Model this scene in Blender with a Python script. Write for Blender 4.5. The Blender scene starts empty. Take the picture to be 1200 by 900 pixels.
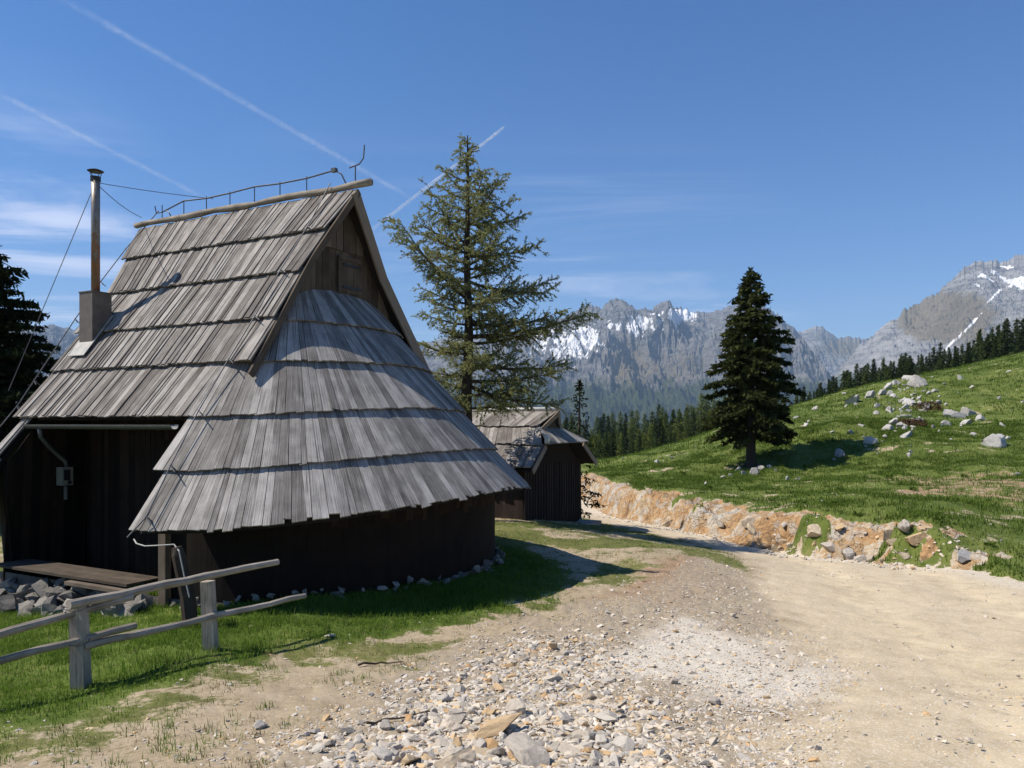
import bpy, bmesh, math, random
import numpy as np
from mathutils import Vector, Matrix, Euler
random.seed(7); rng = np.random.default_rng(11)
C = bpy.context.scene.collection
SC = bpy.context.scene
R = math.radians

# ------------------------------------------------------------------ camera, sky, sun
cd = bpy.data.cameras.new('camera'); cam = bpy.data.objects.new('camera', cd); C.objects.link(cam)
cd.sensor_width = 36; cd.lens = 27; cd.shift_y = 0.0375
cd.clip_start = 0.05; cd.clip_end = 80000
cam.location = (0, 0, 0); cam.rotation_euler = (R(90), 0, 0)
SC.camera = cam
SUN = Vector((-0.59, -0.035, 0.80)).normalized()       # towards the sun
EL = math.asin(SUN.z); AZ = math.atan2(SUN.x, SUN.y)
sd = bpy.data.lights.new('sun', 'SUN'); sd.energy = 5.0; sd.angle = R(0.5); sd.color = (1, 0.925, 0.81)
so = bpy.data.objects.new('sun', sd); C.objects.link(so)
so.rotation_euler = SUN.to_track_quat('Z', 'Y').to_euler()
SC.view_settings.view_transform = 'Standard'; SC.view_settings.look = 'None'
SC.view_settings.exposure = 0.52; SC.view_settings.gamma = 1
SC.cycles.use_denoising = True
SC.cycles.max_bounces = 6; SC.cycles.diffuse_bounces = 3; SC.cycles.glossy_bounces = 2
SC.cycles.transparent_max_bounces = 12; SC.cycles.volume_bounces = 0

w = bpy.data.worlds.new('World'); SC.world = w; w.use_nodes = True
nt = w.node_tree; nt.nodes.clear()

def N(nt, typ, ins=None, **kw):
    n = nt.nodes.new(typ)
    for k, v in kw.items(): setattr(n, k, v)
    for k, v in (ins or {}).items():
        s = n.inputs[k]
        if isinstance(v, bpy.types.NodeSocket): nt.links.new(v, s)
        else: s.default_value = v
    return n
def math_(nt, op, a, b=None, c=None, clamp=False):
    n = N(nt, 'ShaderNodeMath', operation=op, use_clamp=clamp)
    for i, v in enumerate((a, b, c)):
        if v is None: continue
        if isinstance(v, bpy.types.NodeSocket): nt.links.new(v, n.inputs[i])
        else: n.inputs[i].default_value = v
    return n.outputs[0]
def ss(nt, v, a, b, lo=0.0, hi=1.0):
    n = N(nt, 'ShaderNodeMapRange', {'Value': v, 'From Min': a, 'From Max': b, 'To Min': lo, 'To Max': hi}, interpolation_type='SMOOTHSTEP')
    return n.outputs[0]
def mix(nt, f, a, b, mode='MIX'):
    n = N(nt, 'ShaderNodeMix', data_type='RGBA', blend_type=mode)
    for i, v in ((0, f), (6, a), (7, b)):
        if isinstance(v, bpy.types.NodeSocket): nt.links.new(v, n.inputs[i])
        else: n.inputs[i].default_value = v if i == 0 else (*v, 1) if len(v) == 3 else v
    return n.outputs[2]
def noise(nt, vec, scale, detail=4, rough=0.55, dist=0.0):
    return N(nt, 'ShaderNodeTexNoise', {'Vector': vec, 'Scale': scale, 'Detail': detail, 'Roughness': rough, 'Distortion': dist}).outputs['Fac']
def ramp(nt, f, stops):
    n = N(nt, 'ShaderNodeValToRGB', {'Fac': f}); e = n.color_ramp.elements
    while len(e) < len(stops): e.new(0.5)
    for el, (p, c) in zip(e, stops):
        el.position = p; el.color = (*c, 1)
    return n.outputs['Color']

sky = N(nt, 'ShaderNodeTexSky', sky_type='NISHITA', sun_disc=False, sun_elevation=EL, sun_rotation=AZ, altitude=1300, air_density=1.1, dust_density=0.45, ozone_density=3.0)
tc = N(nt, 'ShaderNodeTexCoord')
dirv = tc.outputs['Generated']
sep = N(nt, 'ShaderNodeSeparateXYZ', {'Vector': dirv})
zz = math_(nt, 'MAXIMUM', sep.outputs['Z'], 0.04)
cu = math_(nt, 'DIVIDE', sep.outputs['X'], zz); cv = math_(nt, 'DIVIDE', sep.outputs['Y'], zz)
cvec = N(nt, 'ShaderNodeCombineXYZ', {'X': math_(nt, 'MULTIPLY', cu, 0.35), 'Y': math_(nt, 'MULTIPLY', cv, 0.9), 'Z': 0.0}).outputs[0]
cn = noise(nt, cvec, 0.9, 7, 0.62, 0.8)
def lobe(d, lo, hi):
    d = Vector(d).normalized()
    dp = N(nt, 'ShaderNodeVectorMath', {0: dirv, 1: tuple(d)}, operation='DOT_PRODUCT').outputs['Value']
    return ss(nt, dp, lo, hi)
m1 = lobe((-0.72, 1, 0.24), 0.968, 0.999)
m2 = lobe((0.13, 1, 0.17), 0.965, 0.999)
m3 = lobe((-0.1, 1, 0.19), 0.95, 0.999)
mm = math_(nt, 'MAXIMUM', math_(nt, 'MAXIMUM', m1, math_(nt, 'MULTIPLY', m2, 0.6)), math_(nt, 'MULTIPLY', m3, 0.3))
low = ss(nt, sep.outputs['Z'], 0.42, 0.16)
cl = math_(nt, 'MULTIPLY', math_(nt, 'MULTIPLY', ss(nt, cn, 0.47, 0.72), mm), low)
cl = math_(nt, 'MULTIPLY', cl, 1.0, clamp=True)
skyc = mix(nt, cl, sky.outputs['Color'], (7.6, 8.2, 8.9))
skyc = mix(nt, 1.0, skyc, (.99, .975, 1.07), 'MULTIPLY')
skyc = N(nt, 'ShaderNodeHueSaturation', {'Saturation': 1.28, 'Color': skyc}).outputs[0]
bg = N(nt, 'ShaderNodeBackground', {'Color': skyc, 'Strength': 0.088})
wo = N(nt, 'ShaderNodeOutputWorld', {'Surface': bg.outputs[0]})

# ------------------------------------------------------------------ helpers
F, HY = 900.0, 495.0
def P(px, py, D): return Vector(((px - 600) / F * D, D, -(py - HY) / F * D))

def _h(ix, iy, s):
    h = (ix.astype(np.int64) * 374761393 + iy.astype(np.int64) * 668265263 + s * 974634541) & 0xffffffff
    h = ((h ^ (h >> 13)) * 1274126177) & 0xffffffff
    return ((h ^ (h >> 16)) & 0xffff) / 65535.0
def vn(x, y, s=0):
    x = np.asarray(x, float); y = np.asarray(y, float)
    ix = np.floor(x); iy = np.floor(y); fx = x - ix; fy = y - iy
    fx = fx * fx * fx * (fx * (fx * 6 - 15) + 10); fy = fy * fy * fy * (fy * (fy * 6 - 15) + 10)
    a = _h(ix, iy, s); b = _h(ix + 1, iy, s); c = _h(ix, iy + 1, s); d = _h(ix + 1, iy + 1, s)
    return a + (b - a) * fx + (c - a) * fy + (a - b - c + d) * fx * fy
def fbm(x, y, o=4, s=0, g=0.5):
    t = 0; a = 1; n = 0
    for i in range(o):
        t = t + a * vn(x * 2 ** i + 17.3 * i, y * 2 ** i - 9.1 * i, s + i); n += a; a *= g
    return t / n
def rid(x, y, o=5, s=0, g=0.55):
    t = 0; a = 1; n = 0
    for i in range(o):
        t = t + a * (1 - np.abs(2 * vn(x * 2 ** i + 31.7 * i, y * 2 ** i + 5.3 * i, s + i) - 1)); n += a; a *= g
    return t / n
def sst(x, a, b):
    t = np.clip((x - a) / (b - a), 0, 1); return t * t * (3 - 2 * t)

def mesh_np(name, V, faces_list, mat, attrs=None, smooth=False, parent=None):
    """faces_list: list of (n,k) int arrays"""
    me = bpy.data.meshes.new(name)
    V = np.asarray(V, np.float32)
    me.vertices.add(len(V)); me.vertices.foreach_set('co', V.ravel())
    li = np.concatenate([f.ravel() for f in faces_list]).astype(np.int32)
    tot = np.concatenate([np.full(len(f), f.shape[1]) for f in faces_list]).astype(np.int32)
    st = np.concatenate([[0], np.cumsum(tot)[:-1]]).astype(np.int32)
    me.loops.add(len(li)); me.loops.foreach_set('vertex_index', li)
    me.polygons.add(len(tot)); me.polygons.foreach_set('loop_start', st)
    try: me.polygons.foreach_set('loop_total', tot)
    except Exception: pass
    me.update(calc_edges=True); me.validate()
    for k, a in (attrs or {}).items():
        a = np.asarray(a, np.float32)
        if a.ndim == 1:
            at = me.attributes.new(k, 'FLOAT', 'POINT'); at.data.foreach_set('value', a)
        elif a.shape[1] == 4:
            at = me.attributes.new(k, 'FLOAT_COLOR', 'POINT'); at.data.foreach_set('color', a.ravel())
        else:
            at = me.attributes.new(k, 'FLOAT_VECTOR', 'POINT'); at.data.foreach_set('vector', a.ravel())
    if smooth: me.shade_smooth()
    else: me.shade_flat()
    me.materials.append(mat)
    o = bpy.data.objects.new(name, me); C.objects.link(o)
    if parent: o.parent = parent
    return o

class MB:
    def __init__(s): s.v = []; s.f = []; s.t = []; s.g = []
    def add(s, vs, fs, tint=0.5, g=None):
        o = len(s.v)
        s.v += [tuple(v) for v in vs]; s.f += [tuple(i + o for i in f) for f in fs]
        s.t += ([tint] * len(vs)) if not hasattr(tint, '__len__') else list(tint)
        s.g += list(g) if g is not None else [tuple(v) for v in vs]
    def hexa(s, c, tint=0.5, g=None):   # 8 corners: bottom loop 0-3, top loop 4-7
        s.add(c, [(3, 2, 1, 0), (4, 5, 6, 7), (0, 1, 5, 4), (1, 2, 6, 5), (2, 3, 7, 6), (3, 0, 4, 7)], tint, g)
    def board(s, a, b, c, d, th, tint=None):
        """a,b top-left/right, c,d bottom-right/left; th = thickness vectors for the four corners (or one)"""
        a, b, c, d = map(Vector, (a, b, c, d))
        T = th if isinstance(th, (list, tuple)) and len(th) == 4 else [Vector(th)] * 4
        ru, rv = random.uniform(0, 50), random.uniform(0, 50)
        W = (b - a).length; Wb = (c - d).length; Ln = (d - a).length
        g = [(ru, rv, 0), (ru + W, rv, 0), (ru + Wb, rv + Ln, 0), (ru, rv + Ln, 0)]
        s.hexa([a, b, c, d, a + T[0], b + T[1], c + T[2], d + T[3]], random.random() if tint is None else tint, g + [(x + .01, y + .003, .03) for x, y, z in g])
    def box(s, x0, x1, y0, y1, z0, z1, tint=0.5):
        s.hexa([(x0, y0, z0), (x1, y0, z0), (x1, y1, z0), (x0, y1, z0), (x0, y0, z1), (x1, y0, z1), (x1, y1, z1), (x0, y1, z1)], tint)
    def tube(s, pts, rad, k=6, tint=0.5, wob=0.0, cap=True):
        pts = [Vector(p) for p in pts]; n = len(pts)
        if not hasattr(rad, '__len__'): rad = [rad] * n
        vs = []; g = []; up = None; L = 0; ru = random.uniform(0, 50)
        for i, p in enumerate(pts):
            d = (pts[min(i + 1, n - 1)] - pts[max(i - 1, 0)]).normalized()
            if up is None:
                up = d.orthogonal().normalized()
            up = (up - d * up.dot(d)).normalized(); sd_ = d.cross(up)
            if i: L += (p - pts[i - 1]).length
            for j in range(k):
                an = 2 * math.pi * j / k; r = rad[i] * (1 + random.uniform(-wob, wob))
                vs.append(p + (up * math.cos(an) + sd_ * math.sin(an)) * r); g.append((ru + j * rad[i] * 6.28 / k, L, 0))
        fs = [(i * k + j, i * k + (j + 1) % k, (i + 1) * k + (j + 1) % k, (i + 1) * k + j) for i in range(n - 1) for j in range(k)]
        if cap: fs += [tuple(range(k - 1, -1, -1)), tuple((n - 1) * k + j for j in range(k))]
        s.add(vs, fs, tint, g)
    def build(s, name, mat, parent=None, smooth=False):
        me = bpy.data.meshes.new(name); me.from_pydata(s.v, [], s.f); me.update()
        at = me.attributes.new('tint', 'FLOAT', 'POINT'); at.data.foreach_set('value', np.array(s.t, np.float32))
        at = me.attributes.new('guv', 'FLOAT_VECTOR', 'POINT'); at.data.foreach_set('vector', np.array(s.g, np.float32).ravel())
        if smooth: me.shade_smooth()
        me.materials.append(mat)
        o = bpy.data.objects.new(name, me); C.objects.link(o)
        if parent: o.parent = parent
        return o

def tag(o, label=None, cat=None, group=None, kind=None):
    if label: o['label'] = label
    if cat: o['category'] = cat
    if group: o['group'] = group
    if kind: o['kind'] = kind
    return o
def empty(name, loc, rz=0):
    o = bpy.data.objects.new(name, None); C.objects.link(o); o.location = loc; o.rotation_euler = (0, 0, rz); o.empty_display_size = 0.2
    return o
def copy_tree(o, parent=None):
    c = o.copy(); C.objects.link(c)
    if parent: c.parent = parent
    for ch in list(o.children): copy_tree(ch, c)
    return c

# ------------------------------------------------------------------ materials
def new_mat(name, rough=0.85):
    m = bpy.data.materials.new(name); m.use_nodes = True; t = m.node_tree; t.nodes.clear()
    b = N(t, 'ShaderNodeBsdfPrincipled', {'Roughness': rough}); b.inputs['Specular IOR Level'].default_value = 0.2
    N(t, 'ShaderNodeOutputMaterial', {'Surface': b.outputs[0]})
    return m, t, b
def attr(t, name): return N(t, 'ShaderNodeAttribute', attribute_name=name)
def bump(t, b, h, strength, dist=0.02):
    n = N(t, 'ShaderNodeBump', {'Strength': strength, 'Distance': dist, 'Height': h}); t.links.new(n.outputs[0], b.inputs['Normal'])

def wood_mat(name, stops, sx=70, sy=2.5, stain=0.5, rough=0.85, grain=0.6, tv=0.5):
    m, t, b = new_mat(name, rough)
    g = attr(t, 'guv').outputs['Vector']; ti = attr(t, 'tint').outputs['Fac']
    gv = N(t, 'ShaderNodeVectorMath', {0: g, 1: (sx, sy, 1)}, operation='MULTIPLY').outputs[0]
    n1 = noise(t, gv, 1.0, 5, 0.65, 0.3)
    gv2 = N(t, 'ShaderNodeVectorMath', {0: g, 1: (sx * 3, sy * 1.5, 1)}, operation='MULTIPLY').outputs[0]
    n3 = noise(t, gv2, 1.0, 3, 0.6)
    n2 = noise(t, g, 3.0, 4, 0.6)
    f = math_(t, 'ADD', math_(t, 'ADD', math_(t, 'MULTIPLY', ti, tv), (0.5 - tv) * .5), math_(t, 'MULTIPLY', n1, grain * 0.75))
    f = math_(t, 'ADD', f, math_(t, 'MULTIPLY', math_(t, 'SUBTRACT', n2, 0.5), stain))
    f = math_(t, 'ADD', f, math_(t, 'MULTIPLY', math_(t, 'SUBTRACT', n3, 0.5), grain * 0.5))
    c = ramp(t, f, stops)
    crack = ss(t, n1, 0.30, 0.38)
    c = mix(t, crack, tuple(x * 0.35 for x in stops[0][1]), c)
    t.links.new(c, b.inputs['Base Color']); bump(t, b, n1, 0.5, 0.01)
    return m
M = {}
M['shingle'] = wood_mat('weathered_shingle', [(0.14, (.030, .026, .023)), (0.38, (.080, .070, .062)), (0.60, (.142, .127, .114)), (0.92, (.33, .308, .283))], 70, 1.3, 0.65, grain=1.1, tv=.36)
M['apse'] = wood_mat('grey_shingle', [(0.14, (.026, .024, .022)), (0.38, (.088, .082, .075)), (0.58, (.172, .161, .149)), (0.88, (.40, .38, .355))], 70, 1.3, 0.55, grain=1.0, tv=.28)
M['deck'] = wood_mat('roof_underside', [(0.1, (.02, .016, .013)), (0.9, (.06, .05, .04))])
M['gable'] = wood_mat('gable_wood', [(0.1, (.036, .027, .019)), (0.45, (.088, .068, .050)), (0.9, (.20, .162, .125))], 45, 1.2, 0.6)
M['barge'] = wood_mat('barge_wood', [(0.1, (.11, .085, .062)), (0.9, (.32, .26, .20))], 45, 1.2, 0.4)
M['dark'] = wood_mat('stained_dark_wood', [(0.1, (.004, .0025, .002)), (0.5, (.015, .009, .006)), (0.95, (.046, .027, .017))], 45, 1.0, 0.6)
M['shed'] = wood_mat('shed_dark_wood', [(0.1, (.010, .007, .006)), (0.5, (.028, .019, .015)), (0.95, (.07, .05, .04))], 45, 1.0, 0.5)
M['rail'] = wood_mat('fence_wood', [(0.1, (.06, .047, .034)), (0.45, (.19, .16, .125)), (0.9, (.45, .40, .335))], 60, 1.8, 0.9, grain=.9)
M['bark'] = wood_mat('bark', [(0.1, (.02, .016, .012)), (0.5, (.055, .043, .032)), (0.95, (.14, .115, .09))], 25, 5, 0.8)
M['twig'] = wood_mat('larch_limb_bark', [(0.1, (.03, .024, .018)), (0.5, (.085, .068, .05)), (0.95, (.18, .15, .115))], 25, 5, 0.8)
M['log'] = wood_mat('old_log', [(0.1, (.02, .014, .01)), (0.5, (.06, .045, .034)), (0.95, (.22, .19, .16))], 35, 2, 0.8)

def plain(name, col, rough=0.5, metal=0.0, var=0.25, scale=8):
    m, t, b = new_mat(name, rough)
    o = N(t, 'ShaderNodeTexCoord').outputs['Object']
    n = noise(t, o, scale, 5, 0.6)
    c = ramp(t, n, [(0.25, tuple(x * (1 - var) for x in col)), (0.75, tuple(min(1, x * (1 + var)) for x in col))])
    t.links.new(c, b.inputs['Base Color']); b.inputs['Metallic'].default_value = metal
    return m
M['zinc'] = plain('zinc_sheet', (.13, .135, .135), 0.45, 0.5, 0.2)
M['brownmetal'] = plain('brown_sheet_metal', (.15, .125, .105), 0.5, 0.3, 0.25)
M['wire'] = plain('conductor_wire', (.10, .10, .105), 0.5, 0.6)
M['cap'] = plain('cowl_metal', (.05, .045, .045), 0.4, 0.6)
M['boxgrey'] = plain('grey_plastic_box', (.36, .35, .32), 0.6)
M['boxpale'] = plain('pale_plastic_box', (.22, .20, .165), 0.6)
M['black'] = plain('black_plastic', (.015, .015, .017), 0.5)
M['white'] = plain('pale_bare_wood', (.62, .60, .56), 0.8, 0, 0.15)
def rust_mat():
    m, t, b = new_mat('rusty_flue', 0.45)
    o = N(t, 'ShaderNodeTexCoord').outputs['Object']
    z = N(t, 'ShaderNodeSeparateXYZ', {'Vector': o}).outputs['Z']
    n = noise(t, N(t, 'ShaderNodeVectorMath', {0: o, 1: (16, 16, 6)}, operation='MULTIPLY').outputs[0], 1.0, 5, 0.65)
    f = math_(t, 'ADD', n, ss(t, z, 6.0, 4.4, -0.12, 0.22))
    c = ramp(t, f, [(0.40, (.24, .22, .20)), (0.50, (.17, .12, .09)), (0.58, (.30, .13, .055)), (0.68, (.22, .17, .13)), (0.85, (.13, .055, .03))])
    t.links.new(c, b.inputs['Base Color']); b.inputs['Metallic'].default_value = 0.4
    return m
M['rust'] = rust_mat()

def rock_mat(name, stops, use_rand=True, lichen=0.4):
    m, t, b = new_mat(name, 0.9)
    o = N(t, 'ShaderNodeTexCoord').outputs['Object']
    if use_rand: f0 = N(t, 'ShaderNodeObjectInfo').outputs['Random']
    else: f0 = attr(t, 'tint').outputs['Fac']
    off = N(t, 'ShaderNodeCombineXYZ', {'X': math_(t, 'MULTIPLY', f0, 40.0), 'Y': 0.0, 'Z': 0.0}).outputs[0]
    v = N(t, 'ShaderNodeVectorMath', {0: o, 1: off}, operation='ADD').outputs[0]
    n = noise(t, v, 4.0, 6, 0.65); n2 = noise(t, v, 18.0, 5, 0.7)
    c = ramp(t, f0, stops)
    k = math_(t, 'ADD', math_(t, 'MULTIPLY', n, 0.8), math_(t, 'MULTIPLY', n2, 0.5))
    c = mix(t, ss(t, k, 0.30, 0.75, 0.55, 1.0), (0.0, 0.0, 0.0), c)
    c = mix(t, math_(t, 'MULTIPLY', ss(t, n, 0.55, 0.75), lichen), c, (.20, .18, .15))
    t.links.new(c, b.inputs['Base Color']); bump(t, b, n2, 0.5, 0.03)
    return m
RUB = [(0.0, (.60, .545, .465)), (0.30, (.48, .44, .385)), (0.5, (.60, .52, .41)), (0.62, (.33, .305, .275)), (0.76, (.56, .485, .39)), (0.9, (.54, .41, .25)), (1.0, (.50, .31, .15))]
M['rubble'] = rock_mat('broken_limestone', RUB)
M['rubble_attr'] = rock_mat('limestone_chips', RUB, False)
M['boulder'] = rock_mat('white_limestone', [(0.0, (.47, .45, .42)), (0.6, (.39, .375, .35)), (1.0, (.31, .295, .27))], True, 0.7)
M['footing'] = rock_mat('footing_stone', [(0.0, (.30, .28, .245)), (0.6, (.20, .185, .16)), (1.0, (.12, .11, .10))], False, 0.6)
M['ochre'] = rock_mat('ochre_rock', [(0.0, (.48, .42, .33)), (0.5, (.46, .33, .19)), (1.0, (.42, .40, .37))], True, 0.3)

def leaf_mat(name, dark, light, trans=0.25, objrand=0.0):
    m = bpy.data.materials.new(name); m.use_nodes = True; t = m.node_tree; t.nodes.clear()
    ti = attr(t, 'tint').outputs['Fac']
    if objrand:
        r = N(t, 'ShaderNodeObjectInfo').outputs['Random']
        ti = math_(t, 'ADD', math_(t, 'MULTIPLY', ti, 1 - objrand), math_(t, 'MULTIPLY', r, objrand))
    c = ramp(t, ti, [(0.0, dark), (1.0, light)])
    d = N(t, 'ShaderNodeBsdfDiffuse', {'Color': c}); tr = N(t, 'ShaderNodeBsdfTranslucent', {'Color': c})
    s = N(t, 'ShaderNodeMixShader', {0: trans, 1: d.outputs[0], 2: tr.outputs[0]})
    N(t, 'ShaderNodeOutputMaterial', {'Surface': s.outputs[0]})
    return m
M['spruce'] = leaf_mat('spruce_needles', (.018, .026, .009), (.075, .085, .03), 0.2)
M['spruce_dark'] = leaf_mat('dark_spruce_needles', (.010, .016, .008), (.035, .045, .020), 0.15)
M['larch'] = leaf_mat('larch_needles', (.18, .19, .07), (.36, .375, .175), 0.5)
M['farspruce'] = leaf_mat('forest_spruce', (.018, .028, .010), (.075, .098, .032), 0.2, 0.6)
M['farlarch'] = leaf_mat('forest_larch', (.065, .090, .020), (.150, .175, .045), 0.3, 0.5)
M['grass'] = leaf_mat('grass_blades', (.060, .115, .013), (.175, .265, .045), 0.4)
M['hillgrass'] = leaf_mat('pasture_blades', (.046, .085, .012), (.145, .200, .042), 0.35)
M['brownbush'] = leaf_mat('brown_twigs', (.055, .030, .018), (.13, .075, .045), 0.1)
M['drygrass'] = leaf_mat('dry_grass', (.14, .11, .05), (.32, .27, .15), 0.3)

# ------------------------------------------------------------------ terrain
class TPS:
    def __init__(s, pts, lam=2e-4):
        X = np.array([p[0] for p in pts]); Y = np.array([p[1] for p in pts]); Z = np.array([p[2] for p in pts])
        s.q = np.stack(s.co(X, Y), 1); r = np.hypot(X, Y)
        e = (Z + 1.7) / r
        n = len(pts); d = np.linalg.norm(s.q[:, None] - s.q[None], axis=2)
        K = s.U(d) + lam * np.eye(n); Pm = np.concatenate([np.ones((n, 1)), s.q], 1)
        A = np.block([[K, Pm], [Pm.T, np.zeros((3, 3))]])
        s.w = np.linalg.solve(A, np.concatenate([e, np.zeros(3)]))
    def U(s, d): return np.where(d > 1e-9, d * d * np.log(np.maximum(d, 1e-9)), 0)
    def co(s, X, Y):
        th = np.clip(np.arctan2(X, Y), -R(58), R(58)); return th * 1.6, np.log(np.maximum(np.hypot(X, Y), 3.0))
    def __call__(s, X, Y):
        X = np.asarray(X, float); Y = np.asarray(Y, float); sh = X.shape
        q = np.stack([c.ravel() for c in s.co(X, Y)], 1); out = np.zeros(len(q))
        for i in range(0, len(q), 40000):
            d = np.linalg.norm(q[i:i + 40000, None] - s.q[None], axis=2)
            out[i:i + 40000] = s.U(d) @ s.w[:-3] + s.w[-3] + q[i:i + 40000] @ s.w[-2:]
        r = np.hypot(X, Y).ravel(); th = np.abs(np.arctan2(X, Y)).ravel()
        back = sst(th, R(58), R(120)); out = out * (1 - back) - 0.02 * back
        return (-1.7 + out * r * sst(r, 0, 3.2)).reshape(sh)
def ctl(L): return [tuple(P(*p)) for p in L]
far = [(690, 547, 42), (600, 545, 60), (300, 545, 60), (0, 545, 60), (-400, 545, 60), (600, 541, 150), (300, 540, 150), (0, 535, 150), (-400, 530, 150),
       (600, 532, 400), (0, 522, 400), (-400, 515, 400), (600, 549, 1500), (0, 549, 1500), (-400, 549, 1500), (600, 555, 3000), (0, 555, 3000), (1200, 550, 3000), (1600, 550, 3000),
       (1200, 418, 85), (1600, 392, 85), (1090, 446, 85), (1000, 465, 85), (930, 490, 85), (880, 502, 85), (830, 522, 80), (760, 546, 80), (690, 556, 80), (600, 553, 80), (1200, 419, 110), (1090, 446, 110), (1000, 464, 110), (930, 489, 110), (830, 530, 110), (760, 548, 110), (690, 556, 110), (700, 554, 60), (1200, 424, 150), (1600, 400, 150), (1000, 467, 150), (930, 492, 150), (830, 532, 150), (700, 552, 150),
       (1200, 440, 400), (1600, 410, 400), (930, 505, 400), (830, 520, 400), (700, 528, 400), (1200, 500, 1500), (1600, 480, 1500)]
near = [(600, 900, 3.9), (100, 900, 4.1), (1100, 900, 3.85), (-300, 900, 4.3), (95, 806, 6.1), (248, 763, 7.2), (350, 712, 9.0), (500, 690, 10.2), (578, 669, 11.8), (0, 715, 10.6), (-300, 740, 9),
        (470, 745, 8.4), (600, 728, 9.0), (600, 830, 5.5), (600, 762, 7.5), (300, 748, 8.0), (400, 640, 14),
        (-300, 630, 18), (100, 612, 20), (628, 611, 18.8), (690, 616, 20.4), (720, 628, 17.5), (800, 644, 14.5), (700, 607, 27), (700, 597, 31), (850, 646, 17.8), (850, 633, 20.2), (960, 653, 17), (1130, 666, 14.3), (1200, 683, 12.5),
        (760, 613, 25), (1000, 750, 8.2), (900, 850, 5), (745, 681, 11.6), (1200, 760, 8), (1500, 720, 8.5), (1600, 600, 17), (1200, 600, 24), (900, 592, 30), (800, 574, 36)]
hillp = [(700, 574, 29), (760, 580, 25.5), (850, 597, 21.3), (900, 601, 19.6), (960, 604, 17.8), (1030, 620, 16.4), (1080, 606, 15.9), (1130, 640, 14.9), (1185, 670, 13.2), (1300, 700, 10.5), (1500, 720, 8.5),
        (880, 549, 33), (880, 491, 55), (1160, 658, 13.9), (1230, 684, 11.6), (1100, 560, 25), (1200, 600, 18.5), (1200, 500, 38), (1080, 481, 47), (1060, 450, 56), (930, 478, 58), (1000, 457, 60), (1090, 440, 63), (1200, 414, 68), (1600, 386, 70), (1600, 520, 27),
        (830, 508, 50), (760, 530, 45), (930, 553, 31.5), (965, 548, 31.8), (1010, 535, 32), (930, 524, 35), (965, 508, 35.6), (1010, 498, 36.5), (960, 494, 42), (1000, 474, 51), (800, 560, 31), (1000, 570, 24), (600, 900, 3.9), (1100, 900, 3.85)]
tG = TPS(ctl(near + far + [(930, 473, 60), (1200, 408, 70), (1600, 380, 70), (830, 508, 50)])); tH = TPS(ctl(hillp + far))
bank = np.array([(-12, 47), (0.0, 41), (2.2, 36.5), (3.1, 33)] + [((px - 600) / F * D, D) for px, D in ((702, 29.5), (760, 25), (805, 22.3), (850, 20.2), (905, 18.4), (960, 17), (1040, 15.5), (1130, 14.3), (1200, 12.5))] + [(9.0, 8.0), (10.0, 0.0), (11, -30)])
def pl_sd(X, Y, pl):  # signed distance, positive to the right-hand side of the reversed path
    best = np.full(X.shape, 1e9); sg = np.ones(X.shape)
    for (x0, y0), (x1, y1) in zip(pl[:-1], pl[1:]):
        dx, dy = x1 - x0, y1 - y0; t = np.clip(((X - x0) * dx + (Y - y0) * dy) / (dx * dx + dy * dy), 0, 1)
        d = np.hypot(X - x0 - t * dx, Y - y0 - t * dy); c = dx * (Y - y0) - dy * (X - x0)
        m = d < best; best = np.where(m, d, best); sg = np.where(m, np.sign(c), sg)
    return best * sg
def terrain(X, Y, full=False):
    X = np.asarray(X, float); Y = np.asarray(Y, float)
    s = pl_sd(X, Y, bank)
    r = np.hypot(X, Y)
    s2 = s + (fbm(X * .9, Y * .9, 4, 3) - .5) * 0.9 * sst(s, -0.6, 0.3)
    k = sst(s2, 0.0, 0.55)
    g = tG(X, Y); h = tH(X, Y)
    h = h + (fbm(X * .35, Y * .35, 4, 21) - .5) * np.clip(r * 0.012, 0, 0.5) + (fbm(X * 1.6, Y * 1.6, 3, 25) - .5) * np.clip(0.004 * r, 0, .16)
    g = g + (fbm(X * .8, Y * .8, 4, 31) - .5) * 0.09 * sst(r, 1, 5) + (fbm(X * 5, Y * 5, 3, 35) - .5) * 0.03
    z = g + (h - g) * k
    cap = 0.55 + 0.75 * fbm(X * .45, Y * .45, 3, 43)
    face = sst(s2, -0.06, 0.06) * (1 - sst(s2, cap, cap + .35)) * sst(h - g, 0.12, 0.3) * (1 - sst(14.1 - Y + (fbm(X, Y, 3, 44) - .5) * 1.2, -.5, .4)) * (1 - .95 * sst(fbm(X * .9 + 3, Y * .9, 3, 45), .60, .66) * sst(X, 3.5, 5))
    z = z + face * sst(s2, 0, .3) * ((rid(X * 1.5, Y * 1.5, 6, 41, .6) - .88) * 0.42 + (rid(X * 6, Y * 6, 3, 47) - .6) * .08)
    return (z, s, s2, k, face, h - g) if full else z
def tz(x, y): return float(terrain(np.array([x]), np.array([y]))[0])
_D = np.exp(np.linspace(math.log(2.2), math.log(300), 1600))
def G(px, py):
    X = (px - 600) / F * _D; z = terrain(X, _D); zr = -(py - HY) / F * _D
    i = np.argmax(zr <= z) if (zr <= z).any() else len(_D) - 1
    return Vector((X[i], _D[i], z[i]))
def GP(L): return np.array([tuple(G(*p))[:2] for p in L])
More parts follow.
